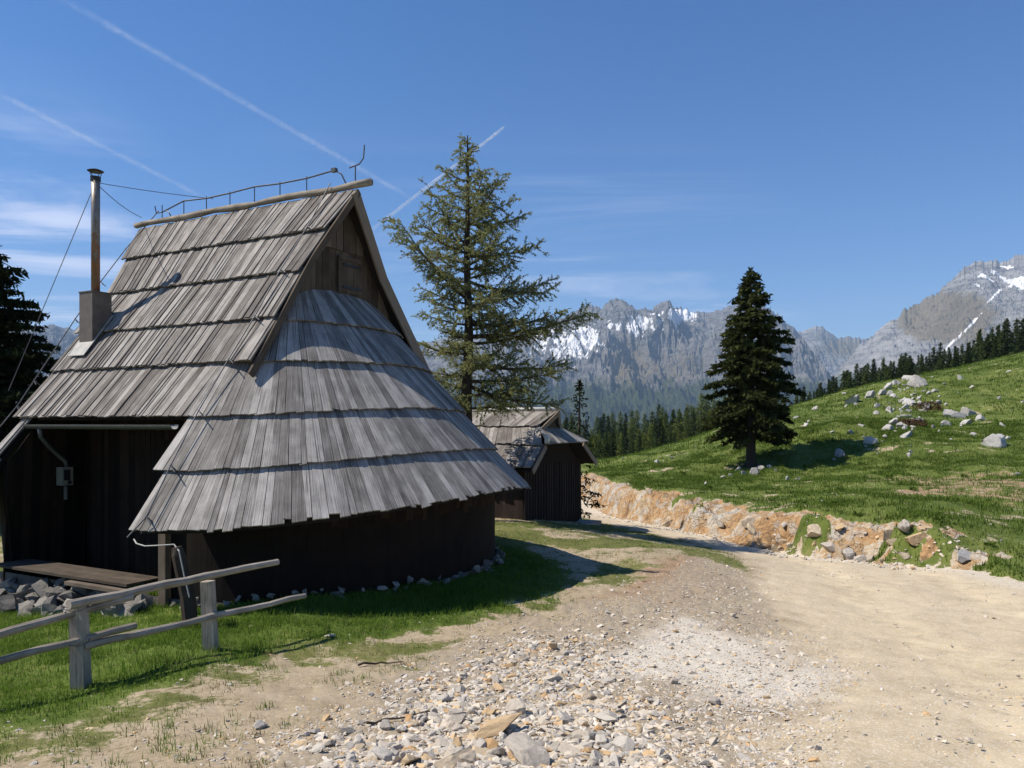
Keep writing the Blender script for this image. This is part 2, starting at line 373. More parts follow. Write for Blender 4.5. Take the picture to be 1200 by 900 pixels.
def poly_sd(X, Y, pg):  # positive inside
    best = np.full(X.shape, 1e9); ins = np.zeros(X.shape, bool); n = len(pg)
    for i in range(n):
        x0, y0 = pg[i]; x1, y1 = pg[(i + 1) % n]; dx, dy = x1 - x0, y1 - y0
        t = np.clip(((X - x0) * dx + (Y - y0) * dy) / (dx * dx + dy * dy + 1e-12), 0, 1)
        best = np.minimum(best, np.hypot(X - x0 - t * dx, Y - y0 - t * dy))
        if y0 != y1: ins ^= ((y0 > Y) != (y1 > Y)) & (X < (x1 - x0) * (Y - y0) / (y1 - y0) + x0)
    return np.where(ins, best, -best)

road_left = [tuple(p) for p in GP([(703, 611), (740, 618), (790, 629), (845, 643), (888, 664), (905, 700), (930, 745), (985, 790), (940, 835), (905, 898)])]
road_left = np.array([(-12, 41.5), (-1.2, 36.5), (1.1, 33), (2.2, 30)] + road_left + [(0.7, 1.5), (0.2, -2.0), (-0.5, -30)])
gravel_pg = GP([(330, 898), (380, 850), (450, 800), (545, 752), (640, 722), (740, 688), (820, 652), (875, 668), (905, 700), (930, 745), (1000, 790), (950, 835), (900, 898)])
gravel_pg = np.concatenate([gravel_pg, [(0.9, 2.0), (-1.0, 2.0)]])
white_pg = GP([(680, 765), (730, 735), (800, 722), (890, 742), (1000, 790), (960, 828), (820, 828), (720, 800)])
lush_pg = np.concatenate([GP([(-420, 880), (-200, 872), (0, 862), (110, 838), (230, 800), (340, 770), (440, 752), (560, 728), (660, 700), (690, 668), (600, 640)]), [(-1.5, 15.0), (-9, 16), (-12, 6)]])
dirt_pg = np.concatenate([GP([(0, 899), (120, 850), (250, 812), (380, 778), (480, 772), (430, 830), (330, 899)]), [(-2.0, 1.5), (-3.5, 1.5)]])
brown_pg = GP([(680, 700), (760, 655), (830, 652), (860, 690), (790, 715)])
brown2 = GP([(985, 560), (1090, 552), (1200, 548), (1290, 575), (1220, 612), (1150, 590), (1050, 585)])

def masks(X, Y, s, s2, face):
    n1 = fbm(X * 1.3, Y * 1.3, 5, 51) - .5; n2 = fbm(X * 4.5, Y * 4.5, 4, 57) - .5
    wob = n1 * 1.1 + n2 * 0.5
    dl = pl_sd(X, Y, road_left)
    road = sst(dl + wob * .9, -0.35, 0.35) * sst(-s2, -0.08, 0.02)
    hill = np.maximum(sst(s2, 0.35, 0.8), sst(s2 + n2 * .5, -.02, .14) * (1 - sst(face, .05, .25)))
    gv = sst(poly_sd(X, Y, gravel_pg) + wob * .8, -0.25, 0.35)
    wh = sst(poly_sd(X, Y, white_pg) + wob * .8, -0.1, 0.5)
    lush = sst(poly_sd(X, Y, lush_pg) + wob * 1.2, -0.25, 0.6)
    dirt = sst(poly_sd(X, Y, dirt_pg) + wob * .9, -0.2, 0.4)
    brown = np.maximum(sst(poly_sd(X, Y, brown_pg) + wob, -0.2, 0.4), sst(poly_sd(X, Y, brown2) + wob * 3.2, 0.2, 1.2) * .85)
    patch = sst(fbm(X * .8, Y * .8, 4, 63), 0.44, 0.58)
    grass = np.where(dl < 0, 0.22 + .42 * patch, 1.0)
    grass = grass * sst(-dl - wob * .5, 0, .5) + (dl > 0) * 0
    grass = np.maximum(grass, lush)
    dark = sst(X * .35 - 1.2 * 0 + 2.6, 0, 1) * sst(14 - Y, 0, 2)      # thin, trodden turf in front of the hut's round end
    grass = grass * (1 - dark * sst(-poly_sd(X, Y, lush_pg) + .9 + wob, -0.3, 1.0) * .35)
    grass = grass * (1 - gv * .97) * (1 - dirt * .72) * (1 - road)
    hg = 1 - .42 * sst(fbm(X * .28, Y * .45, 5, 71), 0.52, 0.66) - .35 * sst(fbm(X * 1.6, Y * 2.2, 3, 73), .6, .7)
    grass = grass * (1 - hill) + hg * hill
    grass = grass * (1 - sst(face, .15, .5)) * (1 - brown * .8)
    near_r = sst(s, -0.9, -0.1) * (1 - hill)                            # loose pale grit at the foot of the bank
    return dict(grass=np.clip(grass, 0, 1), gravel=np.clip(gv * (1 - road), 0, 1), white=np.clip(np.maximum(wh, near_r * .6) * (1 - hill), 0, 1), road=road,
                bank=face, lush=lush, brown=brown, hill=hill, track=np.exp(-((dl - 1.3 + n1 * .5) / .42) ** 2) + np.exp(-((dl - 3.1 + n1 * .5) / .42) ** 2))

def build_ground():
    # polar sheet centred on the viewpoint: fine in front, coarse elsewhere
    a1 = np.arange(-38, 38.01, 0.115); a0 = np.linspace(-180, -40, 60); a2 = np.linspace(40, 180, 60)[:-1]
    an = np.radians(np.concatenate([a0, a1, a2])); rr = np.concatenate([[0.0], np.exp(np.linspace(math.log(0.6), math.log(8), 200)), np.exp(np.linspace(math.log(8.08), math.log(75), 380)), np.exp(np.linspace(math.log(77), math.log(3200), 80))])
    A, Rr = np.meshgrid(an, rr); X = Rr * np.sin(A); Y = Rr * np.cos(A)
    z, s, s2, k, face, dh = terrain(X, Y, True)
    m = masks(X, Y, s, s2, face)
    rough = (fbm(X * 14, Y * 14, 3, 81) - .5) * sst(Rr, 1, 3) * (1 - sst(Rr, 18, 30))
    z = z + rough * (0.03 * m['gravel'] * (1 - m['white']) + 0.012 + 0.02 * m['grass']) * (1 - m['road'] * .75)
    z = z - .035 * np.clip(m['track'], 0, 1) * m['road'] * (1 - sst(Rr, 20, 35))
    V = np.stack([X, Y, z], 2).reshape(-1, 3)
    nr, na = X.shape
    i, j = np.meshgrid(np.arange(nr - 1), np.arange(na), indexing='ij'); j2 = (j + 1) % na
    q = np.stack([i * na + j, (i + 1) * na + j, (i + 1) * na + j2, i * na + j2], 2).reshape(-1, 4)[:, ::-1]
    ma = np.stack([m['grass'], m['gravel'], m['white'], m['road']], 2).reshape(-1, 4)
    mb = np.stack([m['bank'], m['lush'], m['brown'], m['hill']], 2).reshape(-1, 4)
    o = mesh_np('ground', V, [q], ground_mat(), {'ma': ma, 'mb': mb, 'track': m['track'].ravel()}, smooth=True)
    return tag(o, kind='structure')

def ground_mat():
    m, t, b = new_mat('alpine_ground', 0.95); b.inputs['Specular IOR Level'].default_value = 0.1
    p = N(t, 'ShaderNodeTexCoord').outputs['Object']
    A = attr(t, 'ma'); B = attr(t, 'mb')
    sa = N(t, 'ShaderNodeSeparateColor', {'Color': A.outputs['Color']}); sb = N(t, 'ShaderNodeSeparateColor', {'Color': B.outputs['Color']})
    grass, gravel, white = sa.outputs[0], sa.outputs[1], sa.outputs[2]; road = A.outputs['Alpha']
    bankm, lush, brown = sb.outputs[0], sb.outputs[1], sb.outputs[2]; hill = B.outputs['Alpha']
    nL = noise(t, p, 0.5, 5, 0.6); nM = noise(t, p, 3.0, 6, 0.65); nF = noise(t, p, 22.0, 5, 0.7); nXF = noise(t, p, 90.0, 3, 0.7)
    k1 = math_(t, 'ADD', math_(t, 'MULTIPLY', nM, .5), math_(t, 'MULTIPLY', nF, .5))
    dirt = ramp(t, k1, [(0.3, (.20, .15, .095)), (0.5, (.33, .265, .18)), (0.72, (.44, .37, .27))])
    dirt = mix(t, brown, dirt, ramp(t, k1, [(0.3, (.14, .085, .05)), (0.55, (.30, .20, .125)), (0.75, (.44, .34, .24))]))
    rd = ramp(t, math_(t, 'ADD', math_(t, 'MULTIPLY', nL, .45), math_(t, 'ADD', math_(t, 'MULTIPLY', nM, .25), math_(t, 'MULTIPLY', nXF, .3))), [(0.3, (.36, .285, .18)), (0.5, (.51, .415, .275)), (0.7, (.60, .505, .355))])
    trk = math_(t, 'MULTIPLY', attr(t, 'track').outputs['Fac'], ss(t, nM, .3, .6))
    rd = mix(t, math_(t, 'MULTIPLY', math_(t, 'SUBTRACT', 1.0, trk, clamp=True), .62), rd, ramp(t, k1, [(0.35, (.29, .24, .165)), (0.6, (.46, .385, .275))]))
    vo = N(t, 'ShaderNodeTexVoronoi', {'Vector': p, 'Scale': 38.0}); vo2 = N(t, 'ShaderNodeTexVoronoi', {'Vector': p, 'Scale': 90.0})
    vc = N(t, 'ShaderNodeSeparateColor', {'Color': vo.outputs['Color']}).outputs[0]; vc2 = N(t, 'ShaderNodeSeparateColor', {'Color': vo2.outputs['Color']}).outputs[1]
    gc = ramp(t, vc, [(0.0, (.22, .19, .155)), (0.35, (.33, .29, .235)), (0.7, (.42, .375, .31)), (1.0, (.33, .26, .175))])
    gc = mix(t, ss(t, vo.outputs['Distance'], 0.012, 0.022), gc, mix(t, .5, gc, (.22, .17, .11)))
    wc = ramp(t, vc2, [(0.0, (.40, .36, .30)), (0.5, (.53, .485, .41)), (1.0, (.59, .545, .47))])
    base = mix(t, road, dirt, rd)
    base = mix(t, math_(t, 'MULTIPLY', gravel, 0.8), base, gc)
    base = mix(t, math_(t, 'MULTIPLY', white, ss(t, k1, 0.25, 0.5)), base, wc)
    peb = math_(t, 'MULTIPLY', ss(t, vc2, 0.80, 0.86), math_(t, 'MULTIPLY', road, 0.55))
    base = mix(t, peb, base, (.62, .57, .48))
    # bank: broken rock and subsoil
    bk = ramp(t, math_(t, 'ADD', math_(t, 'MULTIPLY', noise(t, p, 0.8, 8, 0.72, 1.0), .62), math_(t, 'ADD', math_(t, 'MULTIPLY', noise(t, p, 5.0, 5, .7, .5), .28), math_(t, 'MULTIPLY', nF, .12))), [(0.34, (.07, .045, .028)), (0.42, (.19, .120, .065)), (0.48, (.34, .205, .10)), (0.53, (.34, .245, .145)), (0.575, (.43, .385, .32)), (0.63, (.29, .27, .24)), (0.70, (.14, .105, .075))])
    vb = N(t, 'ShaderNodeTexVoronoi', {'Vector': N(t, 'ShaderNodeVectorMath', {0: p, 1: N(t, 'ShaderNodeTexNoise', {'Vector': p, 'Scale': 2.5, 'Detail': 4}).outputs['Color']}, operation='ADD').outputs[0], 'Scale': 2.6}, feature='DISTANCE_TO_EDGE')
    vb2 = N(t, 'ShaderNodeTexVoronoi', {'Vector': p, 'Scale': 4.0})
    cb = N(t, 'ShaderNodeSeparateColor', {'Color': vb2.outputs['Color']}).outputs[0]
    bk = mix(t, ss(t, cb, .70, .85, 0, .55), bk, ramp(t, nF, [(.35, (.26, .24, .215)), (.6, (.42, .39, .345))]))
    bk = mix(t, ss(t, vb.outputs['Distance'], 0.0, 0.05, .40, 0.0), bk, (.085, .06, .042))
    base = mix(t, ss(t, bankm, 0.1, 0.45), base, bk)
    gk = math_(t, 'ADD', math_(t, 'MULTIPLY', nL, .4), math_(t, 'ADD', math_(t, 'MULTIPLY', nM, .35), math_(t, 'MULTIPLY', nF, .3)))
    gr = ramp(t, gk, [(0.36, (.036, .062, .010)), (0.48, (.068, .106, .018)), (0.58, (.108, .145, .030)), (0.70, (.20, .175, .07))])
    gr = mix(t, math_(t, 'MULTIPLY', math_(t, 'SUBTRACT', 1.0, math_(t, 'MAXIMUM', lush, math_(t, 'MULTIPLY', hill, .72))), .75), gr, ramp(t, gk, [(0.36, (.075, .080, .025)), (0.55, (.15, .14, .055)), (0.72, (.26, .215, .115))]))
    cover = ss(t, math_(t, 'SUBTRACT', math_(t, 'MULTIPLY', grass, 1.25), math_(t, 'ADD', math_(t, 'MULTIPLY', nF, .75), math_(t, 'MULTIPLY', math_(t, 'SUBTRACT', nM, .5), 1.2))), -0.12, 0.12)
    base = mix(t, cover, base, gr)
    sp = math_(t, 'MULTIPLY', hill, math_(t, 'MULTIPLY', ss(t, noise(t, p, 5.0, 3, 0.6), 0.66, 0.70), ss(t, nL, 0.45, 0.6)))
    base = mix(t, sp, base, (.40, .38, .34))
    t.links.new(base, b.inputs['Base Color'])
    h = math_(t, 'ADD', math_(t, 'MULTIPLY', nF, 0.6), math_(t, 'MULTIPLY', nXF, 0.4))
    h = math_(t, 'ADD', h, math_(t, 'MULTIPLY', bankm, math_(t, 'MULTIPLY', math_(t, 'ADD', ss(t, vb.outputs['Distance'], 0, .12), nM), 3.0)))
    bump(t, b, h, 0.55, 0.03)
    return m
ground = build_ground()

# ------------------------------------------------------------------ mountains
def mountain_mat(name, kk):
    m, t, b = new_mat(name, 0.95)
    b.inputs['Specular IOR Level'].default_value = 0.05
    p = N(t, 'ShaderNodeTexCoord').outputs['Object']
    A = attr(t, 'ma'); s = N(t, 'ShaderNodeSeparateColor', {'Color': A.outputs['Color']})
    n1 = noise(t, p, 0.004, 7, 0.68); n2 = noise(t, p, 0.02, 5, 0.7)
    k = math_(t, 'ADD', math_(t, 'MULTIPLY', n1, .55), math_(t, 'MULTIPLY', n2, .45))
    rock = ramp(t, k, [(p_, tuple(x * kk for x in c_)) for p_, c_ in ((0.32, (.060, .060, .066)), (0.47, (.17, .168, .170)), (0.64, (.37, .36, .35)))])
    strata = noise(t, N(t, 'ShaderNodeVectorMath', {0: p, 1: (.0035, .0035, .035)}, operation='MULTIPLY').outputs[0], 1.0, 5, .65, .6)
    rock = mix(t, ss(t, strata, .42, .60, .0, .55), rock, tuple(kk * x for x in (.40, .39, .375)))
    turf = ramp(t, k, [(0.3, (.095, .085, .045)), (0.6, (.20, .165, .11)), (0.7, (.25, .215, .155))])
    wood = ramp(t, k, [(0.35, (.020, .030, .012)), (0.55, (.048, .062, .022)), (0.7, (.09, .095, .04))])
    c = mix(t, ss(t, math_(t, 'ADD', s.outputs[1], math_(t, 'MULTIPLY', math_(t, 'SUBTRACT', n2, .5), 1.1)), 0.35, 0.65), rock, turf)
    c = mix(t, ss(t, math_(t, 'ADD', s.outputs[2], math_(t, 'MULTIPLY', math_(t, 'SUBTRACT', k, .5), 2.2)), 0.40, 0.60), c, wood)
    c = mix(t, ss(t, math_(t, 'ADD', s.outputs[0], math_(t, 'MULTIPLY', math_(t, 'SUBTRACT', n2, .5), .8)), 0.52, 0.58), c, (.80, .80, .80))
    t.links.new(c, b.inputs['Base Color']); bump(t, b, k, 1.0, 60.0)
    return m
def mountain(name, prof, D0, D1, px, amp, seed, snowfn, turffn, ytree, sp=1.35, nd=230, back=900, kk=1.0):
    pxs = np.asarray(px, float); pp = np.array(prof, float)
    el = (HY - np.interp(pxs, pp[:, 0], pp[:, 1])) / F
    jag = ((fbm(pxs * .16, pxs * 0, 4, seed + 3) - .5) * 0.004 * np.clip(el / .1, 0, 1) + (rid(pxs * .22, pxs * 0, 4, seed + 9) - .62) * 0.008) * D1
    zr = el * D1
    t = np.concatenate([np.linspace(0, 1, nd), 1 + np.linspace(0.03, 1, 14) * back / (D1 - D0)])
    T, PX = np.meshgrid(t, pxs, indexing='ij'); ZR = np.broadcast_to(zr, T.shape)
    D = D0 + (D1 - D0) * T; X = (PX - 600) / F * D
    z0 = -420.0
    up = np.clip(T, 0, 1) ** sp
    Z = z0 + (ZR - z0) * up
    wx = X + 260 * (fbm(X / 900, D / 900, 3, seed + 11) - .5); wy = D + 260 * (fbm(X / 900, D / 900, 3, seed + 15) - .5)
    env = np.clip(T, 0, 1) ** .8 * (1 - np.clip(T, 0, 1) ** 4.5) * np.clip((ZR - z0) / 900, .3, 1.3)
    nz = (rid(wx / 560, wy / 1700, 6, seed, .6) - .62) * 2.6 + (rid(wx / 190, wy / 520, 5, seed + 21, .65) - .6) * 1.2 + (rid(wx / 60, wy / 100, 4, seed + 27, .65) - .6) * .45
    Z = Z + amp * env * nz + jag[None] * np.clip(T, 0, 1) ** 14
    Z = np.where(T > 1, ZR - (T - 1) * (D1 - D0) * 0.8, Z)
    V = np.stack([X, D, Z], 2).reshape(-1, 3); nr, na = X.shape
    i, j = np.meshgrid(np.arange(nr - 1), np.arange(na - 1), indexing='ij')
    q = np.stack([i * na + j, i * na + j + 1, (i + 1) * na + j + 1, (i + 1) * na + j], 2).reshape(-1, 4)
    PY = HY - Z / D * F
    concav = -nz
    snow = snowfn(PX, PY, concav, X, D); turf = turffn(PX, PY, X, D)
    wood = sst(PY, ytree - 45, ytree + 30) * .95
    ma = np.stack([snow, turf, wood, nz * 0], 2).reshape(-1, 4)
    o = mesh_np(name, V, [q], mountain_mat(name + '_rock', kk), {'ma': ma}, smooth=False)
    return tag(o, kind='structure')
profA = [(-500, 420), (-300, 400), (-100, 395), (0, 392), (40, 384), (62, 380), (80, 386), (110, 378), (200, 390), (350, 410), (450, 405), (560, 392), (610, 386), (640, 384), (660, 372), (690, 358), (706, 359), (714, 352), (723, 352), (735, 359), (746, 363), (760, 362), (775, 358), (786, 361), (797, 359), (808, 364), (819, 366), (829, 366), (845, 363), (858, 359), (880, 356), (895, 359), (905, 364), (923, 377), (940, 396), (955, 415), (975, 440), (1000, 470), (1040, 495)]
def gauss(PX, PY, x, y, sx, sy): return np.exp(-((PX - x) / sx) ** 2 - ((PY - y) / sy) ** 2)
def snowA(PX, PY, cc, X, D):
    g = 1.02 * gauss(PX, PY, 672, 397, 46, 18) + 1.45 * gauss(PX, PY, 760, 379, 50, 15) + 1.4 * gauss(PX, PY, 800, 368, 22, 8) + .45 * gauss(PX, PY, 690, 415, 50, 24) + .4 * gauss(PX, PY, 640, 425, 60, 25)
    fine = rid(X / 75 + D / 260, D / 210, 5, 101, .6); lane = rid(X / 200 + D / 500, D / 700, 3, 107)
    return np.clip(g * (.95 + np.clip(cc, -.6, .6) * .25) - (fine - .42) * 1.7 - (lane - .5) * .5 * (g > .1), 0, 1) * np.clip(g * 2.2, 0, 1)
def turfA(PX, PY, X, D): return .35 * gauss(PX, PY, 800, 440, 60, 60) + .4 * gauss(PX, PY, 730, 430, 30, 40) + .15
pxA = np.concatenate([np.linspace(-500, 20, 50), np.linspace(25, 130, 40), np.linspace(140, 560, 50), np.linspace(563, 1040, 420)])
mountain('mountain_range', profA, 2600, 7000, pxA, 320, 200, snowA, turfA, 455, 1.25, 300, kk=.62)
profB = [(880, 420), (905, 405), (925, 394), (940, 387), (950, 384), (959, 382), (970, 388), (983, 396), (1000, 395), (1012, 397), (1030, 396), (1060, 400), (1120, 420)]
mountain('mountain_saddle', profB, 6500, 9000, np.linspace(880, 1120, 180), 130, 320, lambda PX, PY, cc, X, D: .62 * gauss(PX, PY, 950, 428, 9, 26) + .5 * gauss(PX, PY, 990, 399, 7, 2.5) - 0.05, lambda PX, PY, X, D: .75 * gauss(PX, PY, 990, 408, 45, 16), 470, 1.2, 140, kk=.8)
profC = [(930, 500), (960, 470), (985, 432), (1005, 405), (1018, 397), (1030, 387), (1040, 378), (1052, 372), (1060, 362), (1070, 357), (1085, 350), (1097, 343), (1106, 335), (1116, 327), (1128, 314), (1140, 308), (1152, 304), (1165, 305), (1176, 307), (1186, 302), (1198, 298), (1230, 292), (1290, 298), (1380, 318), (1500, 350), (1700, 400)]
def snowC(PX, PY, cc, X, D):
    wl = (fbm(PY / 9, PX * 0, 3, 135) - .5) * 9
    line = np.exp(-((PX - (1100 + (PY - 420) * -0.95) + wl) / 2.6) ** 2) * sst(PY, 352, 380) * (1 - sst(PY, 408, 425)) * .9
    line2 = np.exp(-((PX - (1168 + (PY - 345) * -1.3) + wl) / 2.4) ** 2) * sst(PY, 322, 335) * (1 - sst(PY, 350, 366)) * .7
    g = 1.2 * gauss(PX, PY, 1165, 322, 26, 13) + 1.1 * gauss(PX, PY, 1190, 325, 24, 18) + .75 * gauss(PX, PY, 1140, 342, 34, 16)
    return np.clip(np.maximum(line, line2) + g * (.4 + cc * .6 + (fbm(X / 60, D / 120, 3, 131) - .5) * 1.2), 0, 1)
def turfC(PX, PY, X, D): return np.clip(1.0 * gauss(PX, PY, 1120, 372, 50, 32) + .6 * gauss(PX, PY, 1075, 375, 25, 20) + .1, 0, 1)
mountain('mountain_peak', profC, 2400, 5600, np.concatenate([np.linspace(930, 1230, 300), np.linspace(1235, 1700, 80)]), 170, 410, snowC, turfC, 448, 1.2, 260, kk=.95)

# ------------------------------------------------------------------ haze
def haze():
    mb = MB(); mb.box(-12500, 12500, -1500, 11500, -900, 1750)
    m = bpy.data.materials.new('haze_air'); m.use_nodes = True; t = m.node_tree; t.nodes.clear()
    v = N(t, 'ShaderNodeVolumePrincipled', {'Color': (.50, .72, 1.0, 1), 'Density': HAZE, 'Anisotropy': 0.0})
    N(t, 'ShaderNodeOutputMaterial', {'Volume': v.outputs[0]})
    m.cycles.homogeneous_volume = True
    o = mb.build('haze', m); tag(o, kind='stuff'); return o
HAZE = 6.0e-5
haze()

# ------------------------------------------------------------------ contrails (high above the haze)
def contrail(p0, p1, r0, r1, alpha, label, seed):
    m = bpy.data.materials.new('ice_trail'); m.use_nodes = True; t = m.node_tree; t.nodes.clear()
    g = attr(t, 'guv').outputs['Vector']; al = attr(t, 'tint').outputs['Fac']
    n = noise(t, N(t, 'ShaderNodeVectorMath', {0: N(t, 'ShaderNodeTexCoord').outputs['Object'], 1: (.012, .012, .012)}, operation='MULTIPLY').outputs[0], 1.0, 5, .6)
    n2 = noise(t, N(t, 'ShaderNodeTexCoord').outputs['Object'], .0016, 3, .6)
    f = math_(t, 'MULTIPLY', math_(t, 'MULTIPLY', ss(t, n, .3, .75), ss(t, n2, .3, .6, .45, 1.0)), math_(t, 'MULTIPLY', al, alpha))
    d = N(t, 'ShaderNodeBsdfDiffuse', {'Color': (.9, .9, .9, 1)}); tr = N(t, 'ShaderNodeBsdfTranslucent', {'Color': (.9, .9, .9, 1)})
    s = N(t, 'ShaderNodeMixShader', {0: .5, 1: d.outputs[0], 2: tr.outputs[0]})
    x = N(t, 'ShaderNodeMixShader', {0: f, 1: N(t, 'ShaderNodeBsdfTransparent').outputs[0], 2: s.outputs[0]})
    N(t, 'ShaderNodeOutputMaterial', {'Surface': x.outputs[0]})
    mb = MB(); p0 = Vector(p0); p1 = Vector(p1); n_ = 60; rs = random.Random(seed)
    for sc in (1.0, 0.72, 0.45):
        off = len(mb.v); pts = []; rad = []
        for i in range(n_ + 1):
            u = i / n_; pts.append(p0.lerp(p1, u)); rad.append((r0 + (r1 - r0) * u) * sc * rs.uniform(.8, 1.15))
        mb.tube(pts, rad, 10, 1.0, cap=False)
        for i in range(n_ + 1):
            u = i / n_
            for j in range(10): mb.t[off + i * 10 + j] = min(1, u / .12, (1 - u) / .12) if seed != 3 else min(1, .35 + u)
    o = mb.build('contrail', m, smooth=True); o.visible_shadow = True
    tag(o, label, 'contrail')
contrail(P(40, -20, 8700), P(485, 234, 17300), 60, 80, .05, 'broad faint contrail running from the top left of the sky down to the hut ridge', 1)
contrail(P(-30, 95, 11250), P(243, 234, 17300), 70, 70, .055, 'short broken contrail low in the sky above the flue pipe', 2)
contrail(P(436, 269, 19900), P(591, 149, 13000), 44, 22, .40, 'thin bright contrail passing behind the tip of the larch', 3)

# ------------------------------------------------------------------ main hut
HA = R(62); ua = Vector((math.sin(HA), -math.cos(HA), 0)); va = Vector((math.cos(HA), math.sin(HA), 0))
HO = Vector((-2.47, 12.0, 0)); ZB = -2.6; ZT = 3.62; MS = 1.36
hut = empty('alpine_hut', (HO.x, HO.y, ZB), R(-28))
tag(hut, 'large herdsman hut with steep grey shingle roof, rounded skirt and dark board wall', 'hut')
def L(u, v, z): return Vector((u, v, z - ZB))
def toL(p): r = Vector(p) - HO; return L(r.dot(ua), r.dot(va), p[2])
def vat(z): return (ZT - z) / MS
def pix_on_slope(px, py):
    kx = (px - 600) / F; kz = (HY - py) / F
    A1 = kx * va.x + va.y; B1 = -HO.dot(va)
    D = (ZT + MS * B1) / (kz - MS * A1); return P(px, py, D)
def pix_on_v(px, py, v):
    kx = (px - 600) / F; D = (v + HO.dot(va)) / (kx * va.x + va.y); return P(px, py, D)
def pix_on_u(px, py, u):
    kx = (px - 600) / F; D = (u + HO.dot(ua)) / (kx * ua.x + ua.y); return P(px, py, D)
ZR = [3.62, 2.88, 2.16, 1.42, 0.78, 0.05, -0.62, -1.29]
UC, NE = -0.6, 2.0
RC = -4.0                                            # centre line of the rear round end
def Ru(z): return max(0.02, .35 + (2.02 - z) * 0.91)
def lift_(z): return .28 * max(0, min(1, (1.6 - z) / 2.9)) ** 1.3
def ulef(z): return np.interp(z, [-1.3, 0.05, .78, 1.42, 2.16, 2.88, 3.62], [-4.35, -4.38, -4.34, -4.42, -4.42, -4.78, -5.1])
def urig(z): return np.interp(z, [0.7, 1.42, 2.16, 2.88, 3.62], [0.06, 0.0, -0.08, -0.06, 0.06])
def apse(phi, z, sgn=1, grow=0.0):
    c, s_ = math.cos(phi), math.sin(phi); e = 2 / NE
    z = z + lift_(z) * c * c if sgn > 0 else z
    ru = Ru(z) + grow; rv = vat(z) + grow
    u = ru * abs(c) ** e; v = rv * math.copysign(abs(s_) ** e, s_)
    return L(UC + u if sgn > 0 else RC - u * .62, v, z)

def course_plane(mb, z0, z1, uL0, uR0, uL1, uR1, side, wmin=.065, wmax=.15, first=False):
    """boards on one plane slope between heights z0 (top) and z1 (bottom)"""
    nrm = Vector((0, side * MS, 1)).normalized()
    u = 0.0; W = max(abs(uR1 - uL1), abs(uR0 - uL0)); cuts = [0]
    while u < W: u += random.uniform(wmin, wmax); cuts.append(min(u, W))
    if len(cuts) > 2 and cuts[-1] - cuts[-2] < .05: cuts.pop(-2)
    zt = z0 + (0 if first else 0.09)
    for layer in (0, 1):
        for a, b in zip(cuts[:-1], cuts[1:]):
            if layer == 1 and random.random() < .35: continue
            fa, fb = a / W, b / W
            if layer == 1: fa -= .03 / W * 1; fb -= .05 / W
            g = .0035 / W
            j = random.uniform(-.006, .007) + (0.004 if layer == 0 else 0); lift = random.uniform(0, .007) + layer * .012
            def pt(f, z, uL, uR): return L(uL + (uR - uL) * f, side * vat(z), z)
            A = pt(fa + g, zt, uL0, uR0); B = pt(fb - g, zt, uL0, uR0); Cc = pt(fb - g, z1 - j, uL1, uR1); Dd = pt(fa + g, z1 - j + random.uniform(-.012, .012), uL1, uR1)
            A += nrm * (-.012 + layer * .014); B += nrm * (-.012 + layer * .014); Cc += nrm * (.045 + lift + random.uniform(0, .008)); Dd += nrm * (.045 + lift)
            if layer == 0 or random.random() < .8: mb.board(A, B, Cc, Dd, nrm * .024)
def course_apse(mb, z0, z1, sgn, p0=-math.pi / 2, p1=math.pi / 2, wmin=.07, wmax=.145, first=False):
    K = 500; ph = np.linspace(p0, p1, K); pts = np.array([apse(p, z1, sgn) for p in ph])
    al = np.concatenate([[0], np.cumsum(np.linalg.norm(np.diff(pts, axis=0), axis=1))]); W = al[-1]
    pt0 = np.array([apse(p, z0, sgn) for p in ph]); al0 = np.concatenate([[0], np.cumsum(np.linalg.norm(np.diff(pt0, axis=0), axis=1))]); al0 = al0 / al0[-1] * W
    alm = al * .55 + al0 * .45
    cuts = [0]; u = 0
    while u < W: u += random.uniform(wmin, wmax); cuts.append(min(u, W))
    zt = z0 + (0 if first else .07)
    for a, b in zip(cuts[:-1], cuts[1:]):
        a2, b2 = a + .003, b - .003
        if random.random() < .25: b2 += .03
        fa = np.interp(a2, alm, ph); fb = np.interp(b2, alm, ph)
        j = random.uniform(-.006, .008); lift = random.uniform(0, .007)
        if z1 < -1.2 and random.random() < .22: j += random.choice((-.035, .03))
        A, B, Cc, Dd = apse(fa, zt, sgn), apse(fb, zt, sgn), apse(fb, z1 - j, sgn), apse(fa, z1 - j + random.uniform(-.015, .015), sgn)
        n = (B - A).cross(Dd - A) if (B - A).length > 1e-4 else (Cc - Dd).cross(Dd - A)
        n.normalize()
        if n.z < 0: n = -n
        Cc += n * (.040 + lift); Dd += n * (.040 + lift + random.uniform(-.006, .006)); A -= n * .01; B -= n * .01
        mb.board(A, B, Cc, Dd, n * .022)
# front slope
mb = MB()
for i in range(4): course_plane(mb, ZR[i], ZR[i + 1], ulef(ZR[i]), urig(ZR[i]), ulef(ZR[i + 1]), urig(ZR[i + 1]), -1, first=(i == 0))
course_plane(mb, ZR[4], ZR[5], ulef(ZR[4]), UC + .05, ulef(ZR[5]), UC, -1)
mb.build('roof_slope', M['shingle'], hut)
mb = MB()
for i in range(4): course_plane(mb, ZR[i], ZR[i + 1], ulef(ZR[i]), urig(ZR[i]), ulef(ZR[i + 1]), urig(ZR[i + 1]), 1, first=(i == 0))
for i in range(4, 7): course_plane(mb, ZR[i], ZR[i + 1], RC - .3, UC, RC - .3, UC, 1)
mb.build('roof_slope', M['shingle'], hut)
mb = MB()
ztop = 2.1
course_apse(mb, ztop, ZR[3], 1, first=True)
for i in range(3, 7): course_apse(mb, ZR[i], ZR[i + 1], 1, -math.pi / 2 + (0, 0, .03, .08)[i - 3])
